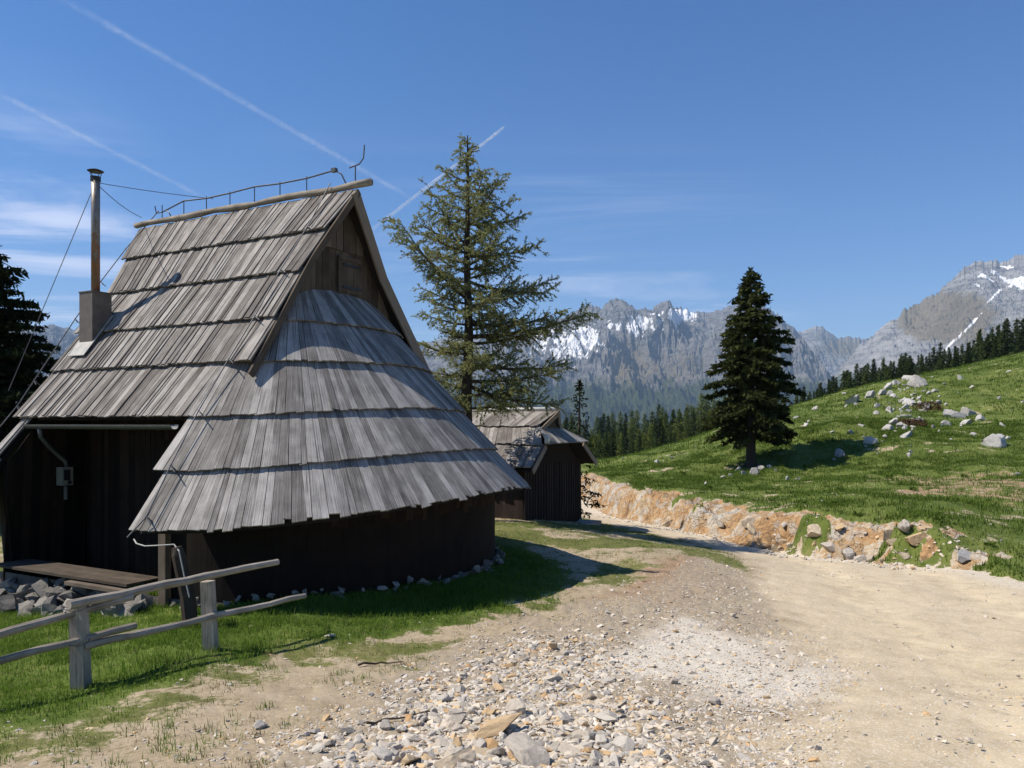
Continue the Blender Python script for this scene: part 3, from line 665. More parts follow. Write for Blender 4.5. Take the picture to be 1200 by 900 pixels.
for i in (5, 6): course_plane(mb, ZR[i], ZR[i + 1], [-.66, -.53][i - 5], UC + .4, [-.53, -.30][i - 5] - .02, UC + .45, -1) if False else None
mb.build('apse_roof', M['apse'], hut)
mb = MB()
for i in range(4, 7): course_apse(mb, ZR[i], ZR[i + 1], -1, first=(i == 4))
for i in (5, 6): course_plane(mb, ZR[i], ZR[i + 1], RC - .02, -3.95 - .05, RC - .02, -3.95 - .05, -1)
mb.build('apse_roof', M['apse'], hut)
# dark sheets added under the shingles to block light through gaps; also the soffit
mb = MB()
def sheet(P0, P1, n_in, th=.03):
    n_in = Vector(n_in) * th
    o = [Vector(p) for p in P0] + [Vector(p) for p in P1]
    k = len(P0)
    vs = [p + n_in * .9 for p in o] + [p + n_in * 2.2 for p in o]
    fs = []
    for i in range(k - 1):
        fs += [(i, i + 1, k + i + 1, k + i), (2 * k + i + 1, 2 * k + i, 3 * k + i, 3 * k + i + 1)]
    mb.add(vs, fs, .4)
for side in (-1, 1):
    nn = Vector((0, -side * MS, -1)).normalized()
    zs = [3.62, 2.88, 2.16, 1.42, .9]
    for z0, z1 in zip(zs[:-1], zs[1:]): sheet([L(ulef(z0), side * vat(z0), z0), L(urig(z0) - .02, side * vat(z0), z0)], [L(ulef(z1), side * vat(z1), z1), L(urig(z1) - .02, side * vat(z1), z1)], nn)
    sheet([L(ulef(.9), side * vat(.9), .9), L(UC, side * vat(.9), .9)], [L(ulef(.07), side * vat(.07), .07), L(UC, side * vat(.07), .07)], nn)
sheet([L(RC, vat(.07), .07), L(UC, vat(.07), .07)], [L(RC, vat(-1.25), -1.25), L(UC, vat(-1.25), -1.25)], Vector((0, -MS, -1)).normalized())
for sgn in (1, -1):
    zs = [2.1 if sgn > 0 else .8, .3, -.4, -1.24]; ph = np.linspace(-math.pi / 2, math.pi / 2, 40)
    for qi, (z0, z1) in enumerate(zip(zs[:-1], zs[1:])):
        ph = np.linspace(-math.pi / 2 + ((0, .06, .10)[qi] if sgn > 0 else 0), math.pi / 2, 40)
        sheet([apse(p, z0, sgn, -.03) for p in ph], [apse(p, z1, sgn, -.03) for p in ph], (0, 0, -1))
mb.build('roof_deck', M['deck'], hut)
# ridge log
mb = MB(); n = 16
mb.tube([L(-5.22 + 5.55 * i / n, random.uniform(-.012, .012), 3.70 + .012 * math.sin(i * 1.3)) for i in range(n + 1)], [.050 + random.uniform(-.008, .008) for i in range(n + 1)], 10, .35, .10)
mb.build('ridge_log', M['rail'], hut, True)
# barge boards along the front gable
for side in (-1, 1):
    mb = MB()
    zs = [3.60, 2.4, 1.2, .62]
    for z0, z1 in zip(zs[:-1], zs[1:]):
        a = L(urig(z0), side * (vat(z0) + .0), z0 + .03); d = L(urig(z1), side * vat(z1), z1 + .03)
        dn = Vector((0, -side * MS, -1)).normalized() * (.19 if side > 0 else .10)
        q = [a + dn, a, d, d + dn]
        mb.board(q[0], q[1], q[2], q[3], Vector((.035, 0, 0)), random.uniform(.3, .6))
    mb.build('barge_board', M['barge'] if side > 0 else M['gable'], hut)
# gable wall, two tiers of upright boards
mb = MB(); GU = -.27
y = -2.3
while y < 2.3:
    wd = random.uniform(.11, .17); y2 = y + wd - .006
    za_, zb_ = ZT - MS * abs(y) - .06, ZT - MS * abs(y2) - .06; zt = min(za_, zb_)
    if zt > .75:
        u_ = GU + random.uniform(-.012, .006)
        mb.board(L(u_, y, min(za_, 2.78)), L(u_, y2, min(zb_, 2.78)), L(u_, y2, .7), L(u_, y, .7), Vector((.022, 0, 0)))
        if zt > 2.72: mb.board(L(u_ + .03, y, za_), L(u_ + .03, y2, zb_), L(u_ + .03, y2, 2.70 + random.uniform(-.01, .01)), L(u_ + .03, y, 2.70), Vector((.022, 0, 0)))
    y += wd
mb.board(L(GU - .04, -2.1, .8), L(GU - .04, 2.1, .8), L(GU - .04, .02, 3.5), L(GU - .04, -.02, 3.5), Vector((-.02, 0, 0)))
mb.build('gable_wall', M['gable'], hut)
mb = MB(); hv0, hv1 = -.07, .40
for a in np.linspace(hv0, hv1, 4)[:-1]:
    mb.board(L(GU + .03, a, 2.57), L(GU + .03, a + .152, 2.57), L(GU + .03, a + .152, 2.05), L(GU + .03, a, 2.05), Vector((.028, 0, 0)), random.uniform(.3, .55))
mb.board(L(GU + .058, hv0 - .04, 2.63), L(GU + .058, hv1 + .04, 2.63), L(GU + .058, hv1 + .04, 2.56), L(GU + .058, hv0 - .04, 2.56), Vector((.02, 0, 0)), .45)
mb.board(L(GU + .058, hv0 - .06, 2.60), L(GU + .058, hv0 - .005, 2.60), L(GU + .058, hv0 - .005, 2.03), L(GU + .058, hv0 - .06, 2.03), Vector((.02, 0, 0)), .35)
hatch = mb.build('hatch', M['gable'], hut)
for z in (2.49, 2.14):
    mb = MB(); mb.box(GU + .060, GU + .075, hv0 + .06, hv1 + .03, z - .018, z - ZB * 0 + .018)
    mb.v = [(x, y_, zz_ - ZB) for x, y_, zz_ in mb.v]
    mb.build('hinge', M['cap'], hatch)
# walls
def wall_curve(sgn, grow=0):
    out = []
    for p in np.linspace(-math.pi / 2, math.pi / 2, 160):
        c, s_ = math.cos(p), math.sin(p); e = 2 / 2.25
        u = (2.55 if sgn > 0 else 1.58) * abs(c) ** e; v = 3.0 * math.copysign(abs(s_) ** e, s_)
        out.append(((UC + u) if sgn > 0 else (RC - u * .75), v))
    return out
def plank_wall(mb, path, z0, z1, wmin=.08, wmax=.15, lean=0.15):
    zz1 = z1 if callable(z1) else (lambda v: z1)
    path = np.array(path); al = np.concatenate([[0], np.cumsum(np.linalg.norm(np.diff(path, axis=0), axis=1))]); W = al[-1]; u = 0
    while u < W - .02:
        u2 = min(u + random.uniform(wmin, wmax), W)
        p = [np.interp(x, al, path[:, 0]) for x in (u, u2 - .005)]; q = [np.interp(x, al, path[:, 1]) for x in (u, u2 - .005)]
        n = Vector((q[1] - q[0], -(p[1] - p[0]), 0)).normalized(); o = n * random.uniform(0, .012)
        zb = z0 + random.uniform(-.01, .03)
        ln = n * -lean
        mb.board(L(p[0], q[0], zz1(q[0])) + o, L(p[1], q[1], zz1(q[1])) + o, L(p[1], q[1], zb) + o + ln, L(p[0], q[0], zb) + o + ln, n * .025)
        u = u2
def leak_backing(mb, path, z0, z1):  # dark backing strip added behind the planks to stop light leaking through
    for (a, b), (c, d) in zip(path[:-1], path[1:]):
        n = Vector((d - b, -(c - a), 0)).normalized() * -.03
        mb.add([L(a, b, z0) + n, L(c, d, z0) + n, L(c, d, z1) + n, L(a, b, z1) + n], [(0, 1, 2, 3)], .2)
mb = MB(); plank_wall(mb, wall_curve(1), -2.12, -.70); leak_backing(mb, wall_curve(1)[::4] + [(UC, 3.0)], -2.3, -.75); mb.build('wall', M['dark'], hut)
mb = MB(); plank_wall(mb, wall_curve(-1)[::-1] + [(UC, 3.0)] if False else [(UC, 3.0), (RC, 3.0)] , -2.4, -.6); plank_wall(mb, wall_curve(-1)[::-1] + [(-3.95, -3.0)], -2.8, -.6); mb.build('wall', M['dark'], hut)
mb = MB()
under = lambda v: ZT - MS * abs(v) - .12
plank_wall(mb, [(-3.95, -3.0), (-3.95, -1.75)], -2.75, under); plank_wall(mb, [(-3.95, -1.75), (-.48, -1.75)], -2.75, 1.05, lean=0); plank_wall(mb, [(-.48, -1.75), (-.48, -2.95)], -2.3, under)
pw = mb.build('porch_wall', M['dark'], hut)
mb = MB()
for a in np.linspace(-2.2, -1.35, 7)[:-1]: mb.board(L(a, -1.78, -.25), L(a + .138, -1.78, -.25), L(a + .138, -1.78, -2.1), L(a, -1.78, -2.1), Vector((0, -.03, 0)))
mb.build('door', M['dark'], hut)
for x in (-2.26, -1.36): pass
mb = MB(); mb.board(L(-.54, -3.02, -.78), L(-.41, -3.02, -.78), L(-.41, -3.02, -2.25), L(-.54, -3.02, -2.25), Vector((0, -.06, 0)), .6)
mb.build('corner_post', M['gable'], hut)
# porch boards
mb = MB()
p0 = toL(pix_on_v(62, 671, -2.9)); p1 = toL(pix_on_v(232, 690, -2.9))
zz0 = -2.06
for i in range(3):
    y0 = -3.22 + i * .17
    mb.board(L(-3.9, y0, zz0), L(-3.9, y0 + .163, zz0), L(-.95, y0 + .163, zz0), L(-.95, y0, zz0), Vector((0, 0, .035)), random.uniform(.1, .4))
mb.board(L(-2.1, -3.30, zz0 - .07), L(-2.1, -3.15, zz0 - .07), L(-.80, -3.15, zz0 - .07), L(-.80, -3.30, zz0 - .07), Vector((0, 0, .045)), .8)
mb.build('porch_step', M['gable'], hut)

def rock_shape(seed, flat=0.75, sub=2, cuts=8, rough=.12):
    r_ = random.Random(seed); bm = bmesh.new(); bmesh.ops.create_icosphere(bm, subdivisions=sub, radius=1)
    pl = []
    for _ in range(cuts):
        d = Vector((r_.gauss(0, 1), r_.gauss(0, 1), r_.gauss(0, 1))).normalized(); pl.append((d, r_.uniform(.28, .72)))
    off = Vector((r_.uniform(0, 90), r_.uniform(0, 90), r_.uniform(0, 90)))
    from mathutils import noise as mn
    sx, sy = r_.uniform(.85, 1.45), r_.uniform(.8, 1.1); mx = 0
    for v in bm.verts:
        p = v.co * (1 + .28 * mn.noise(v.co * 1.3 + off))
        for d, k in pl:
            q = p.dot(d)
            if q > k: p = p - d * (q - k) * .97
        p = p * (1 + rough * (r_.random() - .5) + .10 * mn.noise(p * 4 + off))
        v.co = Vector((p.x * sx, p.y * sy, p.z * flat)); mx = max(mx, v.co.length)
    V = np.array([tuple(v.co) for v in bm.verts]) / mx * 1.12; Fc = np.array([[v.index for v in f.verts] for f in bm.faces]); bm.free()
    return V, Fc
RS = [rock_shape(i, random.uniform(.5, .85), 2) for i in range(14)]
RSL = [rock_shape(100 + i, random.uniform(.5, .95), 1, 6, .06) for i in range(14)]
def rock_obj(name, seed, mat, sub=3, flat=.7, rough=.05, cuts=12):
    V, Fc = rock_shape(seed, flat, sub, cuts, rough); return mesh_np(name, V, [Fc], mat)
def rotm(r_): return np.array(Euler((r_.uniform(-.5, .5), r_.uniform(-.5, .5), r_.uniform(0, 6.28))).to_matrix())
def rock_heap(name, pts, mat, shapes, parent=None, seed=0):
    r_ = random.Random(seed); VV = []; FF = []; T = []; o = 0
    for (x, y, z, s) in pts:
        V, Fc = shapes[r_.randrange(len(shapes))]
        V = (V * s) @ rotm(r_).T + np.array([x, y, z]); VV.append(V); FF.append(Fc + o); o += len(V); T.append(np.full(len(V), r_.random()))
    return mesh_np(name, np.concatenate(VV), [np.concatenate(FF)], mat, {'tint': np.concatenate(T)}, parent=parent)
# footing stones
pts = []
def ground_local(u, v): p = HO + ua * u + va * v; return tz(p.x, p.y)
for (u, v) in wall_curve(1):
    for _ in range(2):
        uu, vv = u + random.uniform(-.06, .12), v + random.uniform(-.08, .08); s_ = random.uniform(.07, .15)
        if random.random() < .6: continue
        q = L(uu, vv, ground_local(uu, vv) + random.uniform(-.05, .10)); pts.append((*q, s_ * random.uniform(.35, .75)))
for i in range(120):
    u = random.uniform(-5.2, -.55); v = -3.0 - random.random() ** 1.3 * .55 + (.0 if u < -2 else -.05)
    g_ = ground_local(u, v); top = max(g_ + .05, min(-2.12, g_ + .50) - (abs(v + 3.0)) * .55)
    q = L(u, v, random.uniform(g_, top)); pts.append((*q, random.uniform(.08, .20)))
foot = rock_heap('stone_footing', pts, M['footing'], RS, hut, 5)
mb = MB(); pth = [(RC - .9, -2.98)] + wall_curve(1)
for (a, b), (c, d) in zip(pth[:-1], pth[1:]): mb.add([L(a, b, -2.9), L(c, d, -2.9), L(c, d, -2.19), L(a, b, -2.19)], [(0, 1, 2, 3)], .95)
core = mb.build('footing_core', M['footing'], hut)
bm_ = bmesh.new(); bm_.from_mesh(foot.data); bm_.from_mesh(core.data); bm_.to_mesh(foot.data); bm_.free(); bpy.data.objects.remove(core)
# gutter and downpipe
g0, g1 = -3.98, -.72
mb = MB(); k = 10; vs = []; fs = []
for i, (u, r_) in enumerate([(g0, .055), (g0, .065), (g0, .065), (g1, .065), (g1, .055)]):
    pass
cen = lambda u: L(u, -2.70, -.03)
ring = [(math.cos(t), math.sin(t)) for t in np.linspace(math.pi, 2 * math.pi, k)]
for u in (g0, g1):
    for r_ in (.068, .060):
        for c, s_ in ring: vs.append(cen(u) + Vector((0, c * r_, s_ * r_)))
for i in range(k - 1):
    a, b, c, d = i, k + i, 2 * k + i, 3 * k + i
    fs += [(a, a + 1, c + 1, c), (b + 1, b, d, d + 1), (a + 1, a, b, b + 1), (c, c + 1, d + 1, d)]
fs += [(0, 2 * k, 3 * k, k), (k - 1, 2 * k - 1, 4 * k - 1, 3 * k - 1)]
mb.add(vs, fs, .5)
for u in np.linspace(g0 + .3, g1 - .3, 5): mb.tube([L(u, -2.765, -.03), L(u, -2.72, -.10), L(u, -2.64, -.03)], .006, 5)
gut = mb.build('gutter', M['zinc'], hut)
mb = MB(); dp = [toL(pix_on_v(46, 500, -2.70)), toL(pix_on_v(48, 512, -2.66)), toL(pix_on_u(58, 524, -3.82)), toL(pix_on_u(77, 541, -3.82)), toL(pix_on_u(78, 550, -3.82))]
mb.tube(dp, .035, 8); mb.build('downpipe', M['zinc'], gut, True)
c_ = toL(pix_on_u(78, 558, -3.80))
mb = MB(); mb.box(c_.x - .12, c_.x + .03, c_.y - .085, c_.y + .085, c_.z - .14, c_.z + .14); box = mb.build('meter_box', M['boxpale'], hut)
mb = MB(); mb.box(c_.x + .02, c_.x + .045, c_.y - .06, c_.y + .03, c_.z - .06, c_.z + .10); mb.box(c_.x + .02, c_.x + .04, c_.y + .0, c_.y + .055, c_.z - .12, c_.z - .07); mb.build('switch_cover', M['black'], box)
mb = MB(); mb.tube([(c_.x - .02, c_.y, c_.z - .16), (c_.x - .02, c_.y, c_.z - .36)], .03, 8); mb.build('bell', M['zinc'], box)
# chimney: sheet metal box, flue, cowl, guys
cp = pix_on_slope(112, 398); cl_ = toL(cp); cu0, cv0 = cl_.x, cl_.y
ztop_ = (HY - 344) / F * cp.y
mb = MB(); hw = .165
zb = [ZT + MS * (cv0 - hw) - .05 - ZB, ZT + MS * (cv0 + hw) - .05 - ZB]
mb.hexa([(cu0 - hw, cv0 - hw, zb[0]), (cu0 + hw, cv0 - hw, zb[0]), (cu0 + hw, cv0 + hw, zb[1]), (cu0 - hw, cv0 + hw, zb[1])] + [(cu0 + sx * hw, cv0 + sy * hw, ztop_ - ZB) for sx, sy in ((-1, -1), (1, -1), (1, 1), (-1, 1))])
mb.box(cu0 - hw - .012, cu0 + hw + .012, cv0 - hw - .012, cv0 + hw + .012, ztop_ - ZB, ztop_ - ZB + .015)
chim = mb.build('chimney_box', M['brownmetal'], hut)
mb = MB()                                            # flashing on the shingles
nn = Vector((0, -MS, 1)).normalized()
a = L(cu0 - .20, cv0 - .25, ZT + MS * (cv0 - .25)) + nn * .09; b = L(cu0 + .20, cv0 - .25, ZT + MS * (cv0 - .25)) + nn * .09
c2 = L(cu0 + .20, cv0 + .25, ZT + MS * (cv0 + .25)) + nn * .09; d2 = L(cu0 - .20, cv0 + .25, ZT + MS * (cv0 + .25)) + nn * .09
mb.board(d2, c2, b, a, nn * .012); mb.build('flashing', M['boxgrey'], hut)
zc = (HY - 205) / F * cp.y
mb = MB(); mb.tube([(cu0, cv0, ztop_ - ZB - .05), (cu0, cv0, 4.3 - ZB - 1.0), (cu0, cv0, zc - ZB - .03)], [.066, .066, .068], 14); mb.build('flue_pipe', M['rust'], chim, True)
mb = MB()
mb.tube([(cu0, cv0, zc - ZB - .10), (cu0, cv0, zc - ZB - .03)], .078, 14)
for an in range(4): x, y = math.cos(an * 1.57) * .07, math.sin(an * 1.57) * .07; mb.tube([(cu0 + x, cv0 + y, zc - ZB - .05), (cu0 + x * 1.5, cv0 + y * 1.5, zc - ZB + .06)], .006, 5)
mb.tube([(cu0, cv0, zc - ZB + .045), (cu0, cv0, zc - ZB + .06), (cu0, cv0, zc - ZB + .09), (cu0, cv0, zc - ZB + .10)], [.10, .125, .055, .012], 16); mb.build('rain_cowl', M['cap'], chim)
def sag(p, q, s=.03, n=8): p, q = Vector(p), Vector(q); return [p.lerp(q, i / n) - Vector((0, 0, s * 4 * (i / n) * (1 - i / n))) for i in range(n + 1)]
ftop = Vector((cu0, cv0, zc - ZB - .12))
for q, s_ in ((toL(pix_on_slope(250, 236)), .02), (toL(pix_on_slope(166, 258)), .06), (L(-5.1, -2.35, .46), .01)):
    mb = MB(); mb.tube(sag(ftop, q + Vector((0, 0, .05)), s_), .006, 4); mb.build('guy_wire', M['wire'], chim)
# lightning conductor
mb = MB()
def uz(px): p = pix_on_v(px, 300, 0); return (p - HO).dot(ua)
us = np.linspace(uz(190), uz(392), 8)
top = [L(u, .0, 3.97 + .02 * math.sin(i * 2)) for i, u in enumerate(us)]
top[0] = L(us[0], 0, 3.86); top[-1] = L(us[-1], 0, 4.00)
mb.tube(top, .013, 6)
for i, u in enumerate(us[:-1]): mb.tube([L(u, 0, 3.72), L(u, 0, 3.99)], .009, 5)
e = us[-1]
mb.tube([L(e, 0, 4.0), L(e + .14, -.0, 3.92), L(e + .24, .0, 3.74)], .012, 6); mb.box(e - .05, e + .04, -.03, .03, 3.97 - ZB, 4.03 - ZB)
mb.tube([L(e + .42, 0, 3.72), L(e + .42, 0, 4.0), L(e + .42, 0, 4.0) + Vector((.06, 0, .02))], .010, 6)
mb.tube([L(e + .3, 0, 3.99), L(e + .5, 0, 4.02), L(e + .58, 0, 4.10), L(e + .6, 0, 4.3)], .011, 6)
s0 = us[0]; mb.tube([L(s0, 0, 3.86), L(s0 - .16, 0, 3.86), L(s0 - .2, 0, 4.0)], .010, 6); mb.tube([L(s0 + .1, 0, 3.88), L(s0 + .2, 0, 3.82), L(s0 + .26, 0, 3.70)], .011, 6)
cond = mb.build('lightning_conductor', M['wire'], hut)
nf = Vector((0, -MS, 1)).normalized()
def down(pxs, name, off=.12, pu=None):
    q = [(toL(pix_on_slope(*p)) + nf * off) if pu is None else toL(pix_on_u(*p, pu)) for p in pxs]
    mb = MB(); mb.tube([q[0].lerp(q[0], 0)] + q[1:], .009, 5)
    for i, p in enumerate(q[1:-1]):
        d = Vector((.17, 0, .0)) + nf * .02
        mb.tube([p - nf * off - Vector((.11, -.03, -.05)) + nf * .05, p, p + Vector((.13, -.045, -.07))], .008, 5)
        mb.tube([p - nf * (off - .02), p + nf * .015], .007, 5)
    mb.build(name, M['wire'], cond)
down([(392, 222), (366, 272), (335, 322), (305, 377), (275, 427), (240, 488), (208, 552), (180, 612), (158, 636)], 'down_wire')
down([(186, 247), (147, 292), (118, 330), (88, 374), (64, 410), (40, 446), (20, 476), (0, 500)], 'down_wire', .14, -4.95)

# ------------------------------------------------------------------ small shed
GS = Vector((1.13, 20.3, 0)); SB = -2.95; SZ = .30; SM = .70
shed = empty('small_shed', (GS.x, GS.y, SB), R(-28))
tag(shed, 'small dark wooden shed with low shingle roof standing behind the big hut', 'shed')
def S(u, v, z): return Vector((u, v, z - SB))
def sv(z): return (SZ - z) / SM
HW = 2.05
def scourse(mb, z0, z1, u0, u1a, u1b, side, first=False):
    nrm = Vector((0, side * SM, 1)).normalized(); W = max(u1a, u1b) - u0; u = 0
    while u < W - .02:
        u2 = min(u + random.uniform(.09, .18), W); f0, f1 = u / W, (u2 - .005) / W
        zt = z0 + (0 if first else .05); j = random.uniform(-.02, .02); lift = random.uniform(0, .015)
        A = S(u0 + (u1a - u0) * f0, side * sv(zt), zt) - nrm * .01; B = S(u0 + (u1a - u0) * f1, side * sv(zt), zt) - nrm * .01
        Cc = S(u0 + (u1b - u0) * f1, side * sv(z1 - j), z1 - j) + nrm * (.04 + lift); Dd = S(u0 + (u1b - u0) * f0, side * sv(z1 - j), z1 - j) + nrm * (.04 + lift)
        mb.board(A, B, Cc, Dd, nrm * .024); u = u2
zl = [SZ, -.14, -.60, -1.13]
for side in (-1, 1):
    mb = MB()
    scourse(mb, zl[0], zl[1], -4.2, .10, -.18, side, True); scourse(mb, zl[1], zl[2], -4.2, -.18, .28, side); scourse(mb, zl[2], zl[3], -4.2, .28, .34, side)
    mb.build('roof_slope', M['shingle'], shed)
mb = MB()
for side in (-1, 1):
    n_ = Vector((0, -side * SM, -1)).normalized() * .05
    q = [S(-4.2, 0, SZ), S(.0, 0, SZ), S(-.2, side * sv(-.2), -.2), S(.28, side * sv(-.6), -.6), S(.3, side * HW, SZ - SM * HW), S(-4.2, side * HW, SZ - SM * HW)]
    mb.add([p + n_ * .7 for p in q] + [p + n_ for p in q], [(0, 1, 2, 5), (2, 3, 4, 5), (6, 7, 8, 11), (8, 9, 10, 11)], .4)
mb.build('roof_deck', M['deck'], shed)
mb = MB()                                            # half hip over the gable
for i in range(13):
    a0, a1 = -1 + i / 6.5, -1 + (i + .95) / 6.5
    t0, t1 = .55, 1.35
    mb.board(S(-.22, a0 * t0, -.10), S(-.22, a1 * t0, -.10), S(.42, a1 * t1, -.54), S(.42, a0 * t1, -.54), Vector((.01, 0, .025)))
mb.build('half_hip', M['apse'], shed)
mb = MB(); mb.add([S(-.1, -.62, -.14), S(-.1, .62, -.14), S(-.1, 0, SZ - .05), S(-.14, -.62, -.14), S(-.14, .62, -.14), S(-.14, 0, SZ - .05)], [(0, 1, 2), (5, 4, 3)], .3); mb.build('gable_vent', M['gable'], shed)
mb = MB(); mb.tube([S(-4.25, 0, SZ + .05), S(-2, 0, SZ + .055), S(.14, 0, SZ + .05)], [.05, .055, .05], 8, .7, .05); mb.build('ridge_log', M['white'], shed, True)
for side in (-1, 1):
    mb = MB(); segs = [(.10, SZ), (-.17, -.14), ]
    n_ = Vector((0, -side * SM, -1)).normalized() * .13
    mb.board(S(.11, 0, SZ + .02), S(.11, 0, SZ + .02) + n_, S(-.14, side * sv(-.2), -.2) + n_, S(-.14, side * sv(-.2), -.2), Vector((.03, 0, 0)), .5)
    mb.build('barge_board', M['barge'], shed); mb = MB()
    mb.board(S(.30, side * sv(-.56), -.54), S(.30, side * sv(-.56), -.54) + n_, S(.36, side * (HW + .03), SZ - SM * HW) + n_, S(.36, side * (HW + .03), SZ - SM * HW + .02), Vector((.03, 0, 0)), .6)
    mb.build('barge_board', M['barge'], shed)
rock_V, rock_F = rock_shape(55, .8, 2)
q = S(.36, -1.25, -.46)
me_ = mesh_np('pale_fragment', rock_V * np.array([.12, .16, .17]) + np.array(q), [rock_F], M['white'], parent=shed)
mb = MB(); WV = 1.72
def swall(path, z0, z1f, batten=True):
    path = [Vector(p) for p in path]
    for p, q in zip(path[:-1], path[1:]):
        Ln = (q - p).length; d = (q - p) / Ln; n = Vector((d.y, -d.x, 0)); u = 0
        while u < Ln - .02:
            u2 = min(u + .16, Ln); a = p + d * u; b = p + d * (u2 - .004)
            za, zb_ = z1f(a), z1f(b)
            mb.board(S(a.x, a.y, za), S(b.x, b.y, zb_), S(b.x, b.y, z0), S(a.x, a.y, z0), n * .022)
            if batten:
                c = p + d * u; mb.board(S(c.x, c.y, za) + n * .024 - d * .028, S(c.x, c.y, za) + n * .024 + d * .028, S(c.x, c.y, z0) + n * .024 + d * .028, S(c.x, c.y, z0) + n * .024 - d * .028, n * .022, random.uniform(.3, .9))
            u = u2
zf = lambda p: min(SZ - SM * abs(p.y) - .08, -.62)
swall([(-.05, -WV, 0), (-.05, WV, 0)], -2.9, lambda p: min(zf(p), -1.02))
mb.build('front_wall', M['shed'], shed)
mb = MB(); swall([(-4, -WV, 0), (-.05, -WV, 0)], -2.9, lambda p: -1.0, False); swall([(-.05, WV, 0), (-4, WV, 0)], -2.9, lambda p: -1.0, False); swall([(-4, WV, 0), (-4, -WV, 0)], -2.9, lambda p: -1.0, False); mb.build('side_wall', M['shed'], shed)
mb = MB(); mb.add([S(.02, -WV + .3, -1.03), S(.02, WV - .3, -1.03), S(.02, .7, -.50), S(.02, -.7, -.50), S(-.02, -WV + .3, -1.03), S(-.02, WV - .3, -1.03), S(-.02, .7, -.50), S(-.02, -.7, -.50)], [(0, 1, 2, 3), (7, 6, 5, 4), (0, 4, 5, 1), (3, 2, 6, 7)], .5)
mb.build('gable_panel', M['dark'], shed)
mb = MB(); mb.box(-.1, .55, WV - .9, WV + .25, 0, .17); mb.build('door_sill', M['rail'], shed)

# ------------------------------------------------------------------ fence
def gpt(px, py): return G(px, py)
fence = empty('rail_fence', gpt(95, 806))
tag(fence, 'grey pole fence of split rails on two short posts beside the big hut', 'fence')
fo = fence.location
def fl(p): return Vector(p) - fo
fb1 = gpt(95, 806); fb2 = gpt(247, 762)
fb0 = Vector((-4.12, 4.86, tz(-4.12, 4.86)))
for (base, ztp, lean) in ((fb0, fb0.z + .68, 0), (fb1, P(88, 708, fb1.y).z, -.02), (fb2, P(240, 681, fb2.y).z, -.03)):
    mb = MB(); b = fl(base); h = ztp - base.z; w_ = .056
    c = []
    for zz_, k in ((-.25, 1.05), (h, .92)):
        for sx, sy in ((-1, -1), (1, -1), (1, 1), (-1, 1)): c.append(Vector((b.x + sx * w_ * k + lean * zz_ / h, b.y + sy * w_ * k, b.z + zz_)))
    mb.hexa(c, random.uniform(.35, .6), [(x.x + x.y, x.z, 0) for x in c]); mb.build('post', M['rail'], fence)
def rail(p0, p1, d0, d1, r0, r1):
    a = fl(P(*p0, d0)); b = fl(P(*p1, d1)); n = 10; mb = MB()
    pts_ = [a.lerp(b, i / n) + Vector((0, random.uniform(-.006, .006), random.uniform(-.006, .006))) for i in range(n + 1)]
    mb.tube(pts_, [(r0 + (r1 - r0) * i / n) * random.uniform(.93, 1.07) for i in range(n + 1)], 9, random.uniform(.45, .7), .05)
    o = mb.build('rail', M['rail'], fence); return o
d1, d2 = fb1.y, fb2.y
rail((-170, 792), (155, 699), d1 - 1.15, d1 + .35, .036, .031)
rail((80, 709), (325, 658), d1 - .12, d2 + .75, .040, .031)
rail((-170, 818), (159, 733), d1 - 1.2, d1 + .35, .034, .028)
rail((98, 757), (357, 698), d1 - .02, d2 + 1.0, .032, .028)
for q in ((88, 712), (90, 752)):
    mb = MB()
    c = fl(P(*q, d1 - .05)); mb.tube([c + Vector((math.cos(t) * .09, math.sin(t) * .10, .012 * math.sin(2 * t))) for t in np.linspace(0, 6.28, 14)], .004, 4)
    mb.build('wire_tie', M['wire'], fence)
# log stump with the earthing cable
sb = gpt(226, 736); sD = sb.y
mb = MB(); tp = P(207, 641, sD)
mb.tube([sb - Vector((0, 0, .2)), sb.lerp(tp, .4) + Vector((.01, 0, 0)), tp.lerp(sb, .1), tp], [.085, .078, .07, .05], 10, .35, .12)
stump = mb.build('log_post', M['log']); tag(stump, 'short dark weathered log post leaning in front of the hut wall', 'post')
mb = MB(); w0 = toL(pix_on_slope(157, 632)); w0 = HO + ua * w0.x + va * w0.y + Vector((0, 0, w0.z + ZB))
mb.tube([w0, P(160, 637, sD + .1), P(170, 640, sD + .05), P(190, 639, sD), P(204, 638, sD), P(210, 646, sD - .06), P(216, 675, sD - .09), P(222, 700, sD - .1)], .008, 6)
mb.build('earth_cable', M['boxgrey'], stump)

# ------------------------------------------------------------------ conifers
class TR:                                            # loose leaf triangles, gathered in numpy
    def __init__(s): s.a = []; s.b = []; s.c = []; s.t = []
    def add(s, base, tip, wid, tint):
        base = np.asarray(base, float); tip = np.asarray(tip, float); n = len(base)
        d = tip - base; r = rng.normal(size=(n, 3)); w = np.cross(d, r); w /= (np.linalg.norm(w, axis=1, keepdims=True) + 1e-9)
        w = w * np.asarray(wid).reshape(-1, 1) * .5
        mid = base + d * .35
        s.a.append(base); s.b.append(np.stack([mid - w, mid + w], 1)); s.c.append(tip); s.t.append(np.broadcast_to(tint, (n,)))
    def build(s, name, mat, parent=None):
        a = np.concatenate(s.a); b = np.concatenate(s.b); c = np.concatenate(s.c); t = np.concatenate(s.t); n = len(a)
        V = np.stack([a, b[:, 0], c, b[:, 1]], 1).reshape(-1, 3)
        return mesh_np(name, V, [np.arange(n * 4).reshape(n, 4)], mat, {'tint': np.repeat(np.clip(t, 0, 1), 4)}, parent=parent)

